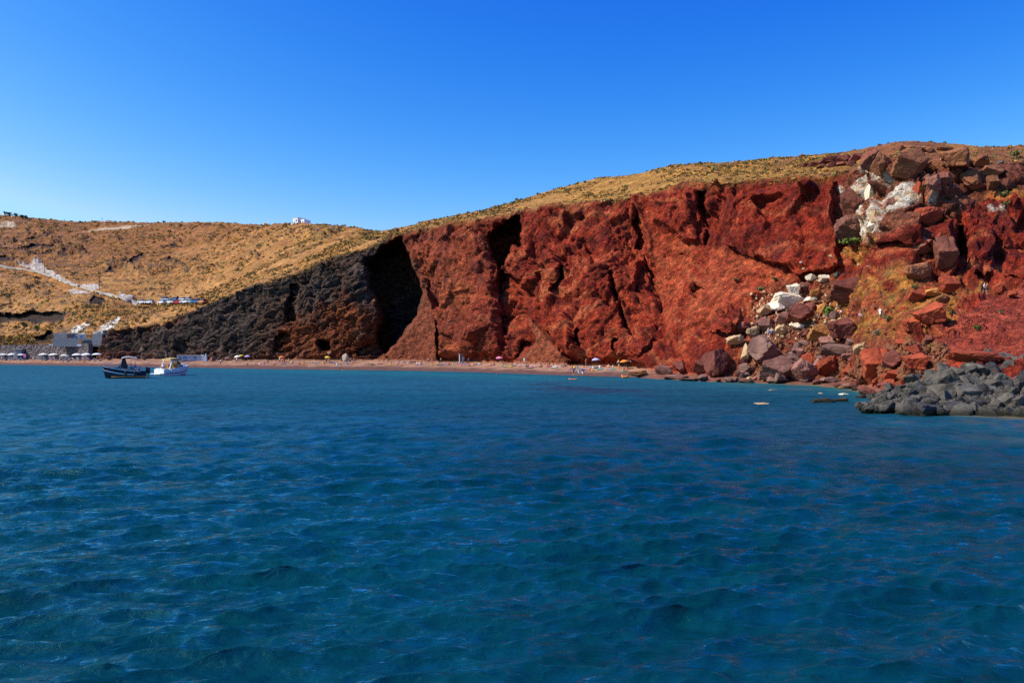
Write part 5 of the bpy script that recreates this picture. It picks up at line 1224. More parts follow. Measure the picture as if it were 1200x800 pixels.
# railing along the terrace
root = empty('terrace_railing', P3(62, 396, 299)); tag(root, 'thin railing along the front edge of the grey terraced house', 'railing')
a_, b_ = P3(62.5, 396, 299), P3(108, 396, 299); L_ = b_.x-a_.x
mb = MB(); mb.tube([(0, 0, 1.0), (L_, 0, 1.0)], .04, 5); mb.tube([(0, 0, .5), (L_, 0, .5)], .03, 5); mb.build('rail', MT['pole'], root)
mb = MB()
for i in range(11): mb.tube([(L_*i/10, 0, 0), (L_*i/10, 0, 1.0)], .035, 5)
mb.build('post', MT['pole'], root)
PAR = make_parasol(MT['cloth'])
spots = [(4, .72, 'white'), (14, .78, 'white'), (26, .70, 'white'), (51, .74, 'white'), (63.5, .72, 'white'), (76.5, .55, 'white'), (90.5, .70, 'white'), (101.5, .74, 'white'), (114, .72, 'white')]
PLAB = ['white parasol at the far left of the beach', 'white parasol left of the stone hut', 'white parasol in front of the stone hut', 'white parasol with dark shade right of the gap by the hut', 'white parasol with lavender lounger, fifth of the row', 'white parasol closest to the water above a bright blue lounger', 'white parasol with white loungers, seventh of the row', 'white parasol just left of the dark cave opening', 'white parasol in front of the dark cave opening, last of the row']
LC = ['blue', 'lblue', 'blue', 'lblue', 'lav', 'blue', 'cloth', 'lav', 'dark']
def make_lounger():
    root = empty('sun_lounger', (0, 0, 0)); MB().box((.0, 0, .32), (1.25, .66, .08)).box((-.45, .25, .14), (.06, .06, .28)).box((-.45, -.25, .14), (.06, .06, .28)).box((.5, .25, .14), (.06, .06, .28)).box((.5, -.25, .14), (.06, .06, .28)).build('frame', MT['white'], root)
    MB().box((.0, 0, .39), (1.2, .6, .06)).build('seat_pad', MT['blue'], root); MB().box((-.85, 0, .58), (.7, .6, .07), ry=.65).build('backrest', MT['blue'], root); return root
LNG = make_lounger(); first = True
for i, (px, f, c) in enumerate(spots):
    o = PAR if i == 0 else copy_tree(PAR); o.location = beach_pt(px, f); o.scale = (1.25, 1.25, 1.1); o.rotation_euler = (random.uniform(-.06, .06), random.uniform(-.08, .08), random.uniform(0, 1)); tag(o, PLAB[i], 'parasol', 'white parasols on the left beach')
    for s_ in (-1, 1):
        l = LNG if first else copy_tree(LNG); first = False
        l.location = beach_pt(px+s_*2.4, f-.06)+Vector((0, 0, .03)); l.rotation_euler = (0, 0, 1.57+random.uniform(-.3, .3)); l.scale = (1.25, 1.35, 1.25)
        tag(l, 'sun lounger on the %s of the %s' % ('left' if s_ < 0 else 'right', PLAB[i].replace('white ', '', 1).replace(' in front of', ' before')), 'sun lounger', 'sun loungers under the white parasols')
        l['label'] = ' '.join(l['label'].split()[:16])
        for ch in l.children:
            if not ch.name.startswith('frame'): ch.material_slots[0].link = 'OBJECT'; ch.material_slots[0].material = MT[LC[i]]
for (px, f, c, lab) in [(283, .82, 'yellow', 'yellow parasol on the beach near the boat shed'), (290.5, .72, 'lav', 'lavender parasol right of the yellow one'), (279, .70, 'cloth', 'small white parasol left of the yellow one'), (330, .62, 'orange', 'orange parasol on the sand left of the small cave'), (383, .58, 'yellow', 'small yellow parasol left of the cream boulder'), (753.5, .95, 'turq', 'turquoise parasol at the right end of the beach'), (732, .62, 'orange', 'orange parasol near the right end of the sand'), (585, .75, 'pink', 'pink parasol in the middle of the beach'), (698, .8, 'lav', 'lavender parasol near the three waders')]:
    o = copy_tree(PAR); o.location = beach_pt(px, f); s_ = .68; o.scale = (s_, s_, .85); o.rotation_euler = (random.uniform(-.1, .1), random.uniform(-.1, .1), random.uniform(0, 1)); tag(o, lab, 'parasol', 'coloured parasols on the beach')
    for ch in o.children:
        if ch.name.startswith('canopy'): ch.material_slots[0].link = 'OBJECT'; ch.material_slots[0].material = MT[c]
def awning(px0, px1, f, h, mat, label):
    a, b = beach_pt(px0, f), beach_pt(px1, f); root = empty('beach_awning', (a+b)/2); tag(root, label, 'awning'); d = (b-a)/2
    secs = []
    for i in range(9):
        t = -1+i/4; q = d*t; sag = .25*t*t
        secs.append([(q.x, q.y+y, h-sag-.3*abs(y)/1.2+(q.z)) for y in (-1.3, -.6, 0, .6, 1.3)])
    MB().loft(secs).build('canopy', mat, root)
    for t in (-1, 1):
        for y in (-1.2, 1.2): q = d*t; MB().tube([(q.x, q.y+y, q.z-.3), (q.x, q.y+y, q.z+h-.5)], .035, 6).build('post', MT['pole'], root)
awning(729, 745, .93, 1.5, MT['cushion'], 'cream awning stretched over the sand at the right end of the beach'); awning(746, 757, 1.0, 1.9, MT['cloth'], 'white awning beside the turquoise parasol')
def float_board(px, py, l, wd, mat, label, cat, nm):
    p = P3(px, py, 4710/(py-HZ)); mb = MB(); secs = []
    for i in range(9):
        t = -1+i/4; w_ = wd/2*math.sqrt(max(.02, 1-t**4)); z = .10*t**4
        secs.append([(t*l/2, w_*c, z+s_*.09+.06) for c, s_ in ((1, 0), (.7, .9), (0, 1), (-.7, .9), (-1, 0), (-.7, -.9), (0, -1), (.7, -.9))])
    o = mb.loft(secs, close=True, caps=True).build(nm, mat, None, True); o.location = p; o.rotation_euler = (0, 0, .15); tag(o, label, cat); return o
float_board(671.5, 444.7, 1.6, .7, MT['orange'], 'thin orange paddleboard floating off the beach near the waders', 'paddleboard', 'paddleboard')
o = float_board(732, 442.6, 1.3, .9, MT['orange'], 'short orange inflatable at the waterline near the beach end', 'inflatable', 'inflatable_boat'); o.scale = (1, 1, 2.6)
# ------------------------------------------------------------------ boats
def hull_sections(Ln, bow_z, stern_z, beam, n=15, keel=-.45):
    secs = []
    for i in range(n):
        t = i/(n-1)                                  # 0 stern, 1 bow
        x = -Ln/2+Ln*t; sheer = stern_z+(bow_z-stern_z)*t**1.7
        w_ = beam/2*(1-max(0, (t-.45)/.55)**2.2)*(.94+.06*min(1, t*4)); wc = w_*.86*(1-.35*max(0, (t-.6)/.4))
        k = keel*(1-max(0, (t-.72)/.28)**2)+(bow_z*.55)*max(0, (t-.86)/.14)**1.6
        chz = .05+.55*max(0, (t-.5)/.5)**1.5*bow_z*.6
        if i == n-1: w_ = .02; wc = .012; k = bow_z-.35; chz = bow_z-.25
        xo = .35*max(0, (t-.8)/.2)
        mid = (chz+sheer)/2
        secs.append([(x+xo, -w_, sheer), (x+xo*.8, -(w_*.6+wc*.4), mid), (x+xo*.5, -wc, chz), (x, 0, k), (x+xo*.5, wc, chz), (x+xo*.8, w_*.6+wc*.4, mid), (x+xo, w_, sheer)])
    return secs
def deck_of(secs, a, b, dz=-.06): return [[(s[0][0], s[0][1]*.97, s[0][2]+dz), (s[0][0], 0, s[0][2]+dz+.08), (s[6][0], s[6][1]*.97, s[6][2]+dz)] for s in secs[a:b]]
def side_strip(mb, secs, u0, u1, a, b, off=.012):
    """band on both sides of the hull between the sheer (0) and the chine (1)"""
    def pt(s, u, side):
        A, B_, C_ = (s[0], s[1], s[2]) if side < 0 else (s[6], s[5], s[4])
        p = [A[k]+(B_[k]-A[k])*u*2 for k in range(3)] if u < .5 else [B_[k]+(C_[k]-B_[k])*(u-.5)*2 for k in range(3)]
        return (p[0], p[1]+side*off, p[2])
    for side in (-1, 1): mb.loft([[pt(s, u0, side), pt(s, u1, side)] for s in secs[a:b]])
def boat_dark():
    p = P3(145.5, 443.2, 4710/31.0); p.z = 0
    root = empty('motorboat', p, math.pi-R(-24)); tag(root, 'dark navy motorboat with white stripes, grey canopy and people aboard', 'boat')
    Ln = 9.6; S = hull_sections(Ln, 2.15, 1.15, 2.9)
    h = MB().loft(S); h.add([S[0][i] for i in range(7)], [tuple(range(7))]); hu = h.build('hull', MT['navy'], root)
    st = MB(); side_strip(st, S, .06, .15, 2, 15); side_strip(st, S, .50, .60, 3, 15); st.build('stripe', MT['wstripe'], hu)
    MB().loft(deck_of(S, 8, 15)).build('foredeck', MT['navy'], root)
    c = MB(); c.loft([[(s[0][0], s[0][1]*.80, .76), (s[6][0], s[6][1]*.80, .76)] for s in S[0:9]]); c.build('cockpit_floor', MT['teak'], root)
    g = MB()
    for side in (0, 6): g.loft([[(s[side][0], s[side][1], s[side][2]), (s[side][0], s[side][1]*.80, s[side][2]+.03), (s[side][0], s[side][1]*.80, .55)] for s in S[0:9]])
    g.build('gunwale', MT['cushion'], root)
    # raked windscreen
    f = MB(); x0 = 1.35
    top = [(x0-1.15, -.95, 2.30), (x0-.75, -.5, 2.36), (x0-.65, 0, 2.38), (x0-.75, .5, 2.36), (x0-1.15, .95, 2.30)]; bot = [(x0-.9, -1.22, 1.45), (x0+.25, -.75, 1.66), (x0+.55, 0, 1.72), (x0+.25, .75, 1.66), (x0-.9, 1.22, 1.45)]
    f.loft([bot, top]); ws = f.build('windscreen', MT['glass'], root)
    fr = MB(); fr.tube(top, .035, 6); fr.tube([bot[0], top[0]], .035, 6); fr.tube([bot[4], top[4]], .035, 6); fr.build('frame', MT['chrome'], ws)
    # canopy on four legs
    secs = []
    for i in range(9):
        t = i/8; x = .55-3.4*t; z = 3.15+.30*math.sin(math.pi*(.15+.8*t))
        secs.append([(x, y, z-.16*(y/1.15)**2) for y in (-1.15, -.8, -.4, 0, .4, .8, 1.15)])
    secs2 = [[(x, y, z-.05) for x, y, z in s] for s in secs]
    MB().loft(secs).loft(secs2).build('canopy', MT['grey'], root, True)
    for sy in (-1.12, 1.12):
        MB().tube([(.9, sy*1.06, 1.4), (.3, sy, 3.2)], .03, 6).build('canopy_leg', MT['chrome'], root); MB().tube([(-2.9, sy*1.1, 1.1), (-2.2, sy, 3.25)], .03, 6).build('canopy_leg', MT['chrome'], root); MB().tube([(-.6, sy*1.1, 1.3), (-2.0, sy, 3.3)], .025, 6).build('canopy_leg', MT['chrome'], root)
    sc_ = MB()
    for sy in (-1.1, 1.1): sc_.loft([[(.95, sy*1.05, 1.5), (-.9, sy*1.1, 1.35)], [(.35, sy*1.02, 3.08), (-.2, sy*1.02, 3.2)]])
    sc_.loft([[(.9, -1.1, 1.75), (.9, 1.1, 1.75)], [(.42, -1.05, 3.1), (.42, 1.05, 3.1)]]); sc_.build('side_screen', MT['dark'], root)
    # seats, helm, platform, engine, rails, fender
    MB().box((-3.4, 0, .85), (.8, 2.0, .6)).box((-3.85, 0, 1.25), (.18, 2.0, .5)).build('stern_bench', MT['cushion'], root, bevel=.05)
    MB().box((-.6, .55, .95), (.6, .6, .75)).box((-.9, .55, 1.5), (.14, .6, .6)).build('helm_seat', MT['cushion'], root, bevel=.05); MB().box((.35, .5, 1.2), (.5, 1.0, 1.2)).build('helm_console', MT['navy'], root, bevel=.05)
    MB().box((-1.9, -.75, .8), (1.9, .6, .5)).build('side_bench', MT['cushion'], root, bevel=.05)
    MB().box((-5.3, 0, .32), (1.3, 2.5, .12)).build('swim_platform', MT['teak'], root, bevel=.03)
    tb = MB(); tb.loft([[(s[i][0], s[i][1]*1.035, .28+dz) for (i, dz) in ((0, .10), (0, -.10))] for s in S[0:12]]); tb.loft([[(s[i][0], s[i][1]*1.035, .28+dz) for (i, dz) in ((6, .10), (6, -.10))] for s in S[0:12]]); tb.build('rubbing_strake', MT['teak'], root)
    e = empty('tmp', (0, 0, 0)); bpy.data.objects.remove(e)
    en = MB().loft([[(-5.35+dx, sy*.32*w_, z) for dx, sy in ((-.40, -1), (.40, -1), (.40, 1), (-.40, 1))] for z, w_ in ((.75, .7), (1.0, 1), (1.45, 1), (1.68, .6))], close=True, caps=True).build('engine', MT['black'], root, bevel=.06)
    MB().box((-5.3, 0, .3), (.22, .16, 1.1)).build('engine_leg', MT['black'], en)
    for sy in (-1, 1):
        r_ = MB(); pts_ = [(-4.3, sy*1.3, 1.15), (-4.1, sy*1.28, 1.75), (-1.6, sy*1.36, 1.85), (-1.4, sy*1.36, 1.25)]; r_.tube(pts_, .028, 6); r_.tube([(-2.9, sy*1.33, 1.2), (-2.85, sy*1.33, 1.8)], .024, 6); r_.build('side_rail', MT['chrome'], root)
        r_ = MB(); r_.tube([(s[0 if sy < 0 else 6][0]-.05, s[0 if sy < 0 else 6][1]*.93, s[0][2]+.42) for s in S[8:15]], .022, 6)
        for k in (9, 11, 13): s = S[k]; r_.tube([(s[0][0], sy*abs(s[0][1])*.93, s[0][2]-.05), (s[0][0]-.05, sy*abs(s[0][1])*.93, s[0][2]+.42)], .018, 6)
        r_.build('bow_rail', MT['chrome'], root)
    for x in (-.3, -2.4): MB().tube([(x, 1.58, .35), (x, 1.58, .5), (x, 1.58, .95), (x, 1.58, 1.1)], .20, 10).build('fender', MT['black'], root, True)
    return root
BOAT1 = boat_dark(); BOAT1.scale = (.78, 1.0, 1.20)
def boat_white():
    p = P3(203.5, 439.7, 4710/27.7); p.z = 0
    root = empty('cabin_cruiser', p, R(62)); tag(root, 'white cabin cruiser with tan canopy seen from its stern', 'boat')
    S = hull_sections(8.6, 2.0, 1.25, 3.0)
    h = MB().loft(S); h.add([S[0][i] for i in range(7)], [tuple(range(7))]); hu = h.build('hull', MT['wgel'], root)
    st = MB(); side_strip(st, S, .62, .72, 1, 14); st.build('stripe', MT['dblue'], hu)
    MB().loft(deck_of(S, 7, 15)).build('foredeck', MT['wgel'], root)
    MB().loft([[(s[0][0], s[0][1]*.82, .6), (s[6][0], s[6][1]*.82, .6)] for s in S[0:8]]).build('cockpit_floor', MT['teak'], root)
    g = MB()
    for side in (0, 6): g.loft([[(s[side][0], s[side][1], s[side][2]), (s[side][0], s[side][1]*.82, s[side][2]+.03), (s[side][0], s[side][1]*.82, .6)] for s in S[0:8]])
    g.build('gunwale', MT['wgel'], root)
    cab = MB(); cab.loft([[(x, y*w_, z) for y, z in ((-1, 1.45), (-.92, 2.05), (0, 2.15), (.92, 2.05), (1, 1.45))] for x, w_ in ((.3, 1.15), (1.2, 1.05), (2.2, .75), (3.0, .4))], caps=True); cb_ = cab.build('cabin', MT['wgel'], root)
    for sy in (-1, 1): MB().box((1.1, sy*1.06, 1.78), (1.2, .04, .28), rz=-sy*.16).build('window', MT['glass'], cb_)
    f = MB(); f.loft([[(1.3, -1.0, 2.08), (1.7, 0, 2.16), (1.3, 1.0, 2.08)], [(.5, -.95, 2.85), (.8, 0, 2.92), (.5, .95, 2.85)]]); f.build('windscreen', MT['glass'], root)
    a = MB()
    for sy in (-1, 1): a.loft([[(-2.6+dx, sy*1.34, 1.2), (-2.6+dx, sy*1.18, 1.2)] if k == 0 else [(-1.5+dx, sy*1.14, 3.1), (-1.5+dx, sy*1.0, 3.1)] for k in (0, 1) for dx in (0,)]).tube([(-2.5, sy*1.25, 1.2), (-1.5, sy*1.08, 3.1)], .14, 6)
    a.tube([(-1.5, -1.08, 3.1), (-1.45, 0, 3.2), (-1.5, 1.08, 3.1)], .12, 6); a.build('radar_arch', MT['wgel'], root)
    secs = [[(1.0-3.2*i/6, y, 3.28+.12*math.sin(math.pi*i/6)-.10*(y/1.2)**2) for y in (-1.2, -.6, 0, .6, 1.2)] for i in range(7)]
    MB().loft(secs).loft([[(x, y, z-.05) for x, y, z in s] for s in secs]).build('canopy', MT['tan'], root, True)
    MB().loft([[(-2.2, y, 3.2), (-2.25, y, 2.85)] for y in (-1.2, 0, 1.2)]).loft([[(x, -1.2, 3.25), (x, -1.22, 2.9)] for x in (-2.2, -.6, 1.0)]).build('canopy_valance', MT['tan'], root)
    for sy in (-1.1, 1.1): MB().tube([(.9, sy, 2.1), (.8, sy, 3.2)], .03, 6).build('canopy_leg', MT['chrome'], root)
    MB().box((-1.2, .3, 1.1), (.7, 1.6, .9)).box((-.95, .3, 1.75), (.16, 1.6, .6)).build('bench', MT['amber'], root, bevel=.05); MB().box((.15, 0, 1.6), (.25, 2.1, 1.6)).build('helm_bulkhead', MT['amber'], root, bevel=.03)
    MB().box((-4.85, 0, .38), (1.2, 2.7, .16)).build('swim_platform', MT['wgel'], root, bevel=.04); MB().box((-3.9, 0, 1.0), (.5, 2.3, .8)).build('stern_bench', MT['cushion'], root, bevel=.06)
    l = MB()
    for y in (-.95, -.65): l.tube([(-5.3, y, -.2), (-5.3, y, 1.0), (-4.9, y, 1.1)], .03, 6)
    for z in (.1, .5, .85): l.tube([(-5.3, -.95, z), (-5.3, -.65, z)], .025, 6)
    l.build('ladder', MT['chrome'], root)
    for sy in (-1, 1):
        r_ = MB(); r_.tube([(s[0][0]-.05, sy*abs(s[0][1])*.93, s[0][2]+.5) for s in S[7:15]], .022, 6)
        for k in (8, 10, 12, 14): s = S[k]; r_.tube([(s[0][0], sy*abs(s[0][1])*.93, s[0][2]-.05), (s[0][0]-.05, sy*abs(s[0][1])*.93, s[0][2]+.5)], .018, 6)
        r_.build('bow_rail', MT['chrome'], root)
    for x in (-2.4, -.2): MB().tube([(x, -1.62, .55), (x, -1.62, .7), (x, -1.62, 1.05), (x, -1.62, 1.2)], .17, 10).build('fender', MT['wstripe'], root, True)
    MB().tube([(-1.5, .7, 3.2), (-1.6, .7, 4.6)], .02, 5).build('antenna', MT['white'], root)
    return root
BOAT2 = boat_white(); BOAT2.scale = (.84, 1.10, 1.10)
# ------------------------------------------------------------------ people: one skinned surface per pose, dressed by body region
SK = {'pale': plain('pale_skin', (.60, .33, .22), .6), 'tan': plain('tanned_skin', (.42, .19, .11), .6)}
HAIR = {'dark': plain('dark_hair', (.025, .016, .012), .7), 'fair': plain('fair_hair', (.40, .26, .11), .7)}
def body(pose):
    J = {}
    if pose in ('stand', 'walk', 'wade'):
        st_ = .26 if pose == 'walk' else .05
        J = dict(pelvis=(0, 0, .95, .145), belly=(0, 0, 1.10, .130), chest=(0, .0, 1.30, .160), neck=(0, 0, 1.47, .060), jaw=(0, -.03, 1.55, .078), skull=(0, .01, 1.66, .098), crown=(0, .01, 1.73, .06))
        for s, k in ((-1, 'l'), (1, 'r')):
            a = s*st_
            J.update({k+'hip': (s*.10, 0, .90, .105), k+'knee': (s*.11, -a*.55-.02, .50, .068), k+'ankle': (s*.11, a*-.9+.03, .09, .045), k+'toe': (s*.12, a*-.9-.12, .035, .035),
                      k+'sho': (s*.18, 0, 1.40, .066), k+'elb': (s*.26, .03+a*.4, 1.13, .046), k+'wri': (s*.27, -.06+a*.9, .90, .033), k+'fin': (s*.27, -.09+a*.9, .80, .026)})
    elif pose == 'sit':
        J = dict(pelvis=(0, 0, .14, .150), belly=(0, .03, .30, .135), chest=(0, .06, .52, .155), neck=(0, .05, .69, .060), jaw=(0, .01, .77, .078), skull=(0, .05, .88, .098), crown=(0, .05, .95, .06))
        for s, k in ((-1, 'l'), (1, 'r')):
            J.update({k+'hip': (s*.11, -.06, .13, .105), k+'knee': (s*.16, -.42, .44, .068), k+'ankle': (s*.13, -.62, .07, .045), k+'toe': (s*.14, -.78, .035, .035),
                      k+'sho': (s*.18, .06, .62, .066), k+'elb': (s*.28, .0, .40, .046), k+'wri': (s*.20, -.26, .40, .033), k+'fin': (s*.17, -.36, .44, .026)})
    else:       # lying on the back, head along +Y
        J = dict(pelvis=(0, 0, .13, .140), belly=(0, .16, .13, .125), chest=(0, .36, .14, .150), neck=(0, .53, .13, .060), jaw=(0, .60, .16, .078), skull=(0, .70, .14, .098), crown=(0, .77, .14, .06))
        for s, k in ((-1, 'l'), (1, 'r')):
            J.update({k+'hip': (s*.10, -.06, .11, .100), k+'knee': (s*.12, -.44, .15 if s < 0 else .24, .066), k+'ankle': (s*.12, -.84, .06, .045), k+'toe': (s*.14, -.90, .15, .035),
                      k+'sho': (s*.18, .44, .12, .064), k+'elb': (s*.33, .25, .07, .045), k+'wri': (s*.34, .02, .05, .033), k+'fin': (s*.34, -.08, .05, .026)})
    names = list(J); E = [('pelvis', 'belly'), ('belly', 'chest'), ('chest', 'neck'), ('neck', 'jaw'), ('jaw', 'skull'), ('skull', 'crown')]
    for k in 'lr': E += [('pelvis', k+'hip'), (k+'hip', k+'knee'), (k+'knee', k+'ankle'), (k+'ankle', k+'toe'), ('chest', k+'sho'), (k+'sho', k+'elb'), (k+'elb', k+'wri'), (k+'wri', k+'fin')]
    me = bpy.data.meshes.new('skeleton'); me.from_pydata([J[n][:3] for n in names], [(names.index(a), names.index(b)) for a, b in E], [])
    o = bpy.data.objects.new('skeleton', me); COL.objects.link(o)
    sk = o.modifiers.new('skin', 'SKIN'); sk.use_smooth_shade = True
    for n, v in zip(names, me.skin_vertices[0].data): r = J[n][3]; v.radius = (r, r); v.use_root = n == 'pelvis'
    sb = o.modifiers.new('sub', 'SUBSURF'); sb.levels = 1; sb.render_levels = 1
    dg = bpy.context.evaluated_depsgraph_get(); ev = o.evaluated_get(dg); m2 = bpy.data.meshes.new_from_object(ev)
    bpy.data.objects.remove(o); bpy.data.meshes.remove(me); m2.name = 'person_'+pose
    m2.materials.clear()
    for q in range(4): m2.materials.append(SK['tan'])          # 0 skin, 1 hair, 2 top, 3 bottoms
    def seg_t(p):
        best = None
        for a, b in E:
            A, B_ = Vector(J[a][:3]), Vector(J[b][:3]); d = B_-A; t = max(0, min(1, (p-A).dot(d)/d.length_squared)); dist = (A+d*t-p).length-(J[a][3]*(1-t)+J[b][3]*t)
            if best is None or dist < best[0]: best = (dist, a, b, t)
        return best
    idx = []
    for f in m2.polygons:
        _, a, b, t = seg_t(f.center); i = 0
        if b == 'crown' or (a == 'jaw' and t > .55): i = 1
        elif a == 'neck' and t > .5 or a == 'jaw': i = 0
        elif (a, b) in (('belly', 'chest'), ('chest', 'neck')) and not (b == 'neck' and t > .55) or b.endswith('sho') or (a.endswith('sho') and t < .6): i = 2
        elif a == 'pelvis' or (a.endswith('hip') and t < .55): i = 3
        if a == 'jaw' and pose in ('stand', 'walk', 'wade') and f.center.y > .05: i = 1
        idx.append(i)
    m2.polygons.foreach_set('material_index', idx)
    return m2
POSE = {p: body(p) for p in ('stand', 'walk', 'sit', 'lie')}
PEOPLE = []
def person(loc, pose, top, bottom, rz, label=None, cat='person', group='people on the beach', skin=None, hair=None, scale=1.0, parent=None, desc=None):
    o = bpy.data.objects.new('person', POSE[pose]); COL.objects.link(o); o.location = loc; o.rotation_euler = (0, 0, rz); o.scale = (scale,)*3
    sk_ = SK[skin or random.choice(['pale', 'tan', 'tan'])]
    for i, m in enumerate([sk_, HAIR[hair or random.choice(['dark', 'dark', 'fair'])], MT[top] if top else sk_, MT[bottom] if bottom else sk_]):
        o.material_slots[i].link = 'OBJECT'; o.material_slots[i].material = m
    tag(o, label, cat, group); o['_d'] = 0; del o['_d']
    PEOPLE.append(o); return o
CN = dict(blue='blue', lblue='light blue', red='red', orange='orange', yellow='yellow', purple='purple', green='green', pink='pink', cloth='white', turq='turquoise', lav='lavender', dark='black')
TOW = {}
def towel(loc, rz, mat):
    vs = []; nx, ny = 4, 9
    for j in range(ny):
        for i in range(nx): vs.append(((-.5+i/(nx-1))*.95, (-.5+j/(ny-1))*1.9, .03+.025*math.sin(i*2+j*1.3)))
    fs = [(j*nx+i, j*nx+i+1, (j+1)*nx+i+1, (j+1)*nx+i) for j in range(ny-1) for i in range(nx-1)]
    if 'm' not in TOW:
        bm = bmesh.new(); me = bpy.data.meshes.new('towel'); me.from_pydata(vs, [], fs); bm.from_mesh(me); bmesh.ops.solidify(bm, geom=bm.faces[:], thickness=.03); bm.to_mesh(me); bm.free(); me.materials.append(MT['cloth']); TOW['m'] = me
    o = bpy.data.objects.new('beach_towel', TOW['m']); COL.objects.link(o); o.location = loc+Vector((0, 0, .06)); o.rotation_euler = (0, 0, rz)
    c = int(np.argmin(np.abs(xs-(CX+loc.x/loc.y*FPX)))); o.rotation_euler.x = .06
    o.material_slots[0].link = 'OBJECT'; o.material_slots[0].material = MT[mat]; tag(o, None, 'towel', 'towels on the beach'); return o
crowd = []   # (px, f, pose, top, bottom)
fixed = [(330.5, .52, 'stand', 'orange', 'red'), (328, .55, 'stand', 'cloth', 'dark'), (333, .48, 'walk', 'red', 'red'), (338.5, .50, 'stand', None, 'yellow'), (342.5, .2, 'walk', None, 'blue'), (394.6, .06, 'stand', 'cloth', 'cloth'), (382, .5, 'stand', None, 'dark'), (386, .5, 'stand', 'orange', 'orange'), (379, .42, 'sit', 'yellow', 'yellow'), (391.5, .42, 'sit', 'purple', 'purple'),
 (517, .66, 'stand', None, 'dark'), (541.5, .55, 'sit', 'lblue', 'blue'), (549, .68, 'stand', 'purple', 'dark'), (543, .8, 'stand', 'cloth', 'lav'), (526, .55, 'sit', 'red', 'red'), (470.5, .42, 'sit', 'cloth', 'lav'), (488, .45, 'sit', 'cloth', 'cloth'), (502, .6, 'stand', None, 'dark'), (506, .55, 'walk', None, 'red'),
 (614.5, .82, 'stand', 'cloth', 'cloth'), (579, .62, 'sit', None, 'dark'), (600, .55, 'sit', None, 'dark'), (621, .45, 'lie', 'pink', 'pink'), (632, .55, 'sit', 'lav', 'dark'), (650, .5, 'lie', 'cloth', 'cloth'), (671.5, .0, 'walk', 'blue', 'red'), (673.5, .14, 'stand', 'yellow', 'dark'), (677.8, .02, 'stand', 'lav', 'cloth'), (682, .03, 'walk', 'dark', 'cloth'), (692, .45, 'sit', 'lblue', 'dark'), (695, .4, 'sit', 'cloth', 'blue'), (703, .55, 'sit', 'cloth', 'cloth'), (687, .85, 'stand', None, 'red'), (731, .35, 'sit', None, 'red'), (734, .40, 'sit', 'red', 'red'), (718, .6, 'sit', 'yellow', 'green'), (725, .8, 'walk', None, 'dark'),
 (248, .5, 'stand', 'pink', 'pink'), (258.5, .3, 'stand', 'cloth', 'dark'), (290, .3, 'sit', None, 'blue'), (304, .38, 'lie', 'cloth', 'cloth'), (277, .5, 'stand', 'cloth', 'blue'),
 (39, .55, 'stand', 'cloth', 'cloth'), (22, .05, 'sit', 'cloth', 'cloth'), (29.2, .05, 'sit', None, 'cloth'), (70, .35, 'stand', None, 'red'), (74, .25, 'stand', None, 'blue'), (97, .38, 'walk', None, 'red'), (99.5, .30, 'stand', None, 'orange'), (48, .4, 'lie', 'yellow', 'yellow'), (42, .42, 'lie', 'orange', 'orange'), (2, .5, 'stand', 'cloth', 'red'), (11, .45, 'sit', None, 'pink'), (85, .4, 'sit', 'lav', 'lav'), (110, .4, 'stand', None, 'blue'), (182, .5, 'lie', None, 'dark'), (172, .45, 'lie', 'cloth', 'cloth')]
tops = [None, None, 'blue', 'red', 'cloth', 'dark', 'pink', 'lav', 'turq', 'orange']
for px in np.arange(300, 742, 8.2):
    x = px+random.uniform(-3, 3); c = random.choice(['blue', 'red', 'cloth', 'dark', 'pink', 'turq', 'green', 'orange', 'lav', 'purple'])
    fixed.append((x, random.uniform(.35, .6) if x < 470 else random.uniform(.45, .72), random.choice(['lie', 'lie', 'sit', 'sit']), random.choice([None, c]), c))
recs = []
towcols = ['cloth', 'lblue', 'red', 'lav', 'yellow', 'blue', 'pink', 'turq', 'orange', 'purple', 'green']
towels = []
for i, (px, f, pose, top, bot) in enumerate(fixed):
    loc = beach_pt(px, f)
    if f <= .05 and px > 600: loc = beach_pt(px, .02)+Vector((0, -1.6, -.25))
    rz = random.uniform(-.6, .6) if pose != 'lie' else random.choice([-1, 1])*random.uniform(.9, 2.1)
    lift = 0.0
    if pose in ('lie', 'sit') and f > .2 and px > 240 and (pose == 'lie' or random.random() < .6):
        t_ = towel(loc, rz, random.choice(towcols)); towels.append((px, t_)); lift = .08
    o = person(loc+Vector((0, 0, lift)), pose, top, bot, rz, scale=1.0)
    recs.append((px, f, pose, top, bot, o))
PV = dict(stand='standing', walk='walking', sit='sitting', lie='lying')
zones = [(0, 47, 'near the stone hut'), (47, 130, 'on the left parasol beach'), (130, 262, 'beside the boat shed'), (262, 322, 'by the yellow parasol'), (322, 372, 'left of the small cave'), (372, 400, 'below the small cave'), (400, 470, 'right of the cream boulder'), (470, 535, 'left of the grey booth'), (535, 570, 'by the grey booth'), (570, 640, 'between grey booth and waders'), (640, 690, 'by the group of waders'), (690, 780, 'at the beach right end')]
def zone(px): return next(z for a, b, z in zones if a <= px < b or (b == 780 and px >= a) or (a == 0 and px < b))
NTH = ['first', 'second', 'third', 'fourth', 'fifth', 'sixth', 'seventh', 'eighth', 'ninth', 'tenth']
def label_all(items):
    by = {}
    for px, o, txt in items: by.setdefault(txt, []).append((px, o))
    for txt, l in by.items():
        l.sort(key=lambda q: q[0])
        for i, (px, o) in enumerate(l): o['label'] = txt if len(l) == 1 else '%s, %s from the left' % (txt, NTH[i])
items = []
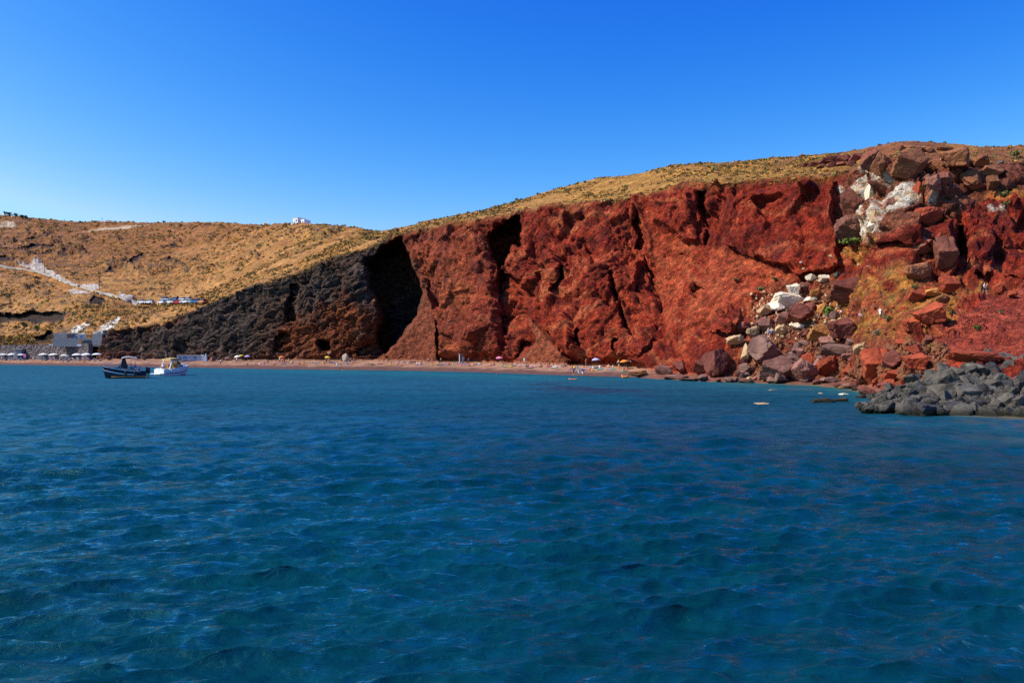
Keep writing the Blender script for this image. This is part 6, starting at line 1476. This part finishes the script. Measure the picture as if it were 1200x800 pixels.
for px, f, pose, top, bot, o in recs:
    if top and top == bot: cl = 'in '+CN[top]
    elif top: cl = 'in %s top and %s bottoms' % (CN[top], CN[bot])
    else: cl = 'in %s shorts' % CN[bot]
    items.append((px, o, 'person %s %s %s' % (cl, PV[pose], zone(px))))
label_all(items)
items = []
for px, t_ in towels:
    nm = [k for k in MT if MT[k] == t_.material_slots[0].material][0]
    items.append((px, t_, '%s towel on the sand %s' % (CN[nm], zone(px))))
label_all(items)
# beach bags: small countable things
# people on the rocks and the path
def hiker(px, py, pose, top, bot, rz, label):
    g, n = ground(px, py); person(g-Vector((0, 0, .03)), pose, top, bot, rz, label, group='hikers on the path over the rocks')
hiker(1031.5, 374.5, 'walk', 'cloth', 'cloth', -1.2, 'hiker in white walking on the orange path above the olive shrub')
hiker(1006.5, 375, 'sit', 'lav', 'lav', .3, 'person in lavender sitting on the path, left one of the pair')
hiker(1010.5, 374.5, 'sit', 'lav', 'dark', -.2, 'person in lavender top and black trousers sitting beside the other')
hiker(1153.5, 346, 'walk', 'cloth', 'dark', .6, 'hiker in white top below the right cliff, left of the orange one')
hiker(1157, 346.5, 'stand', 'orange', 'dark', .8, 'hiker in orange top below the right cliff')
hiker(985.5, 374, 'stand', 'cloth', 'dark', .2, 'person in white top standing among boulders right of the bright green shrub')
hiker(989.5, 374, 'sit', 'dark', 'dark', .0, 'person in black sitting among boulders right of the bright green shrub')
hiker(900.5, 396, 'walk', 'cloth', 'lblue', .5, 'climber in white and light blue among the boulders, left one')
hiker(905, 399, 'stand', 'blue', 'dark', .3, 'climber in blue beside the biggest grey-brown boulder')
# swimmers: head and shoulders above the surface
for (px, py, lab) in [(582.5, 438.6, 'swimmer with head out of the water in front of the beach middle'), (402, 434.2, 'swimmer near the shore below the cream boulder'), (187, 434.0, 'swimmer behind the white cabin cruiser')]:
    p = P3(px, py, 4710/(py-HZ)); p.z = -1.28; person(p, 'stand', None, 'dark', .4, lab, group='swimmers off the beach')
# people aboard the boats (kept in the boats' own places)
def aboard(boat, lx, ly, lz0, pose, top, bot, rz, label):
    lz = lz0+(.22 if boat is BOAT1 and pose == 'stand' and lx > -4 else 0)
    M_ = Matrix.Translation(boat.location)@Euler(boat.rotation_euler).to_matrix().to_4x4()@Matrix.Diagonal((*boat.scale, 1.0)); person((M_@Vector((lx, ly, lz))), pose, top, bot, boat.rotation_euler.z+rz, label, group='people aboard the boats')
aboard(BOAT1, -3.4, .5, 1.12, 'sit', 'orange', 'red', 1.57, 'person in orange sitting at the stern bench of the dark motorboat')
aboard(BOAT1, -3.4, -.4, 1.12, 'sit', None, 'turq', 1.57, 'person in turquoise shorts sitting at the stern of the dark motorboat')
aboard(BOAT1, -1.5, .6, .56, 'stand', 'lblue', 'dark', 2.2, 'person in light blue standing under the canopy of the dark motorboat')
aboard(BOAT1, -.75, .55, 1.28, 'sit', 'cloth', 'dark', 1.57, 'person in white at the helm of the dark motorboat')
aboard(BOAT1, -2.5, .35, .56, 'stand', 'blue', 'cloth', 2.6, 'person in blue standing in the cockpit of the dark motorboat')
aboard(BOAT1, -1.9, -.75, 1.0, 'sit', None, 'cloth', 3.1, 'bare chested person on the side bench of the dark motorboat')
aboard(BOAT1, -4.9, .2, .40, 'stand', 'dark', 'dark', 1.2, 'person in black standing on the swim platform of the dark motorboat')
aboard(BOAT2, -2.9, .3, .62, 'stand', 'lblue', 'blue', -1.2, 'person in light blue standing in the cockpit of the white cruiser')
aboard(BOAT2, -3.9, -.6, 1.38, 'sit', 'cloth', 'pink', -1.57, 'person in white sitting at the stern of the white cruiser')
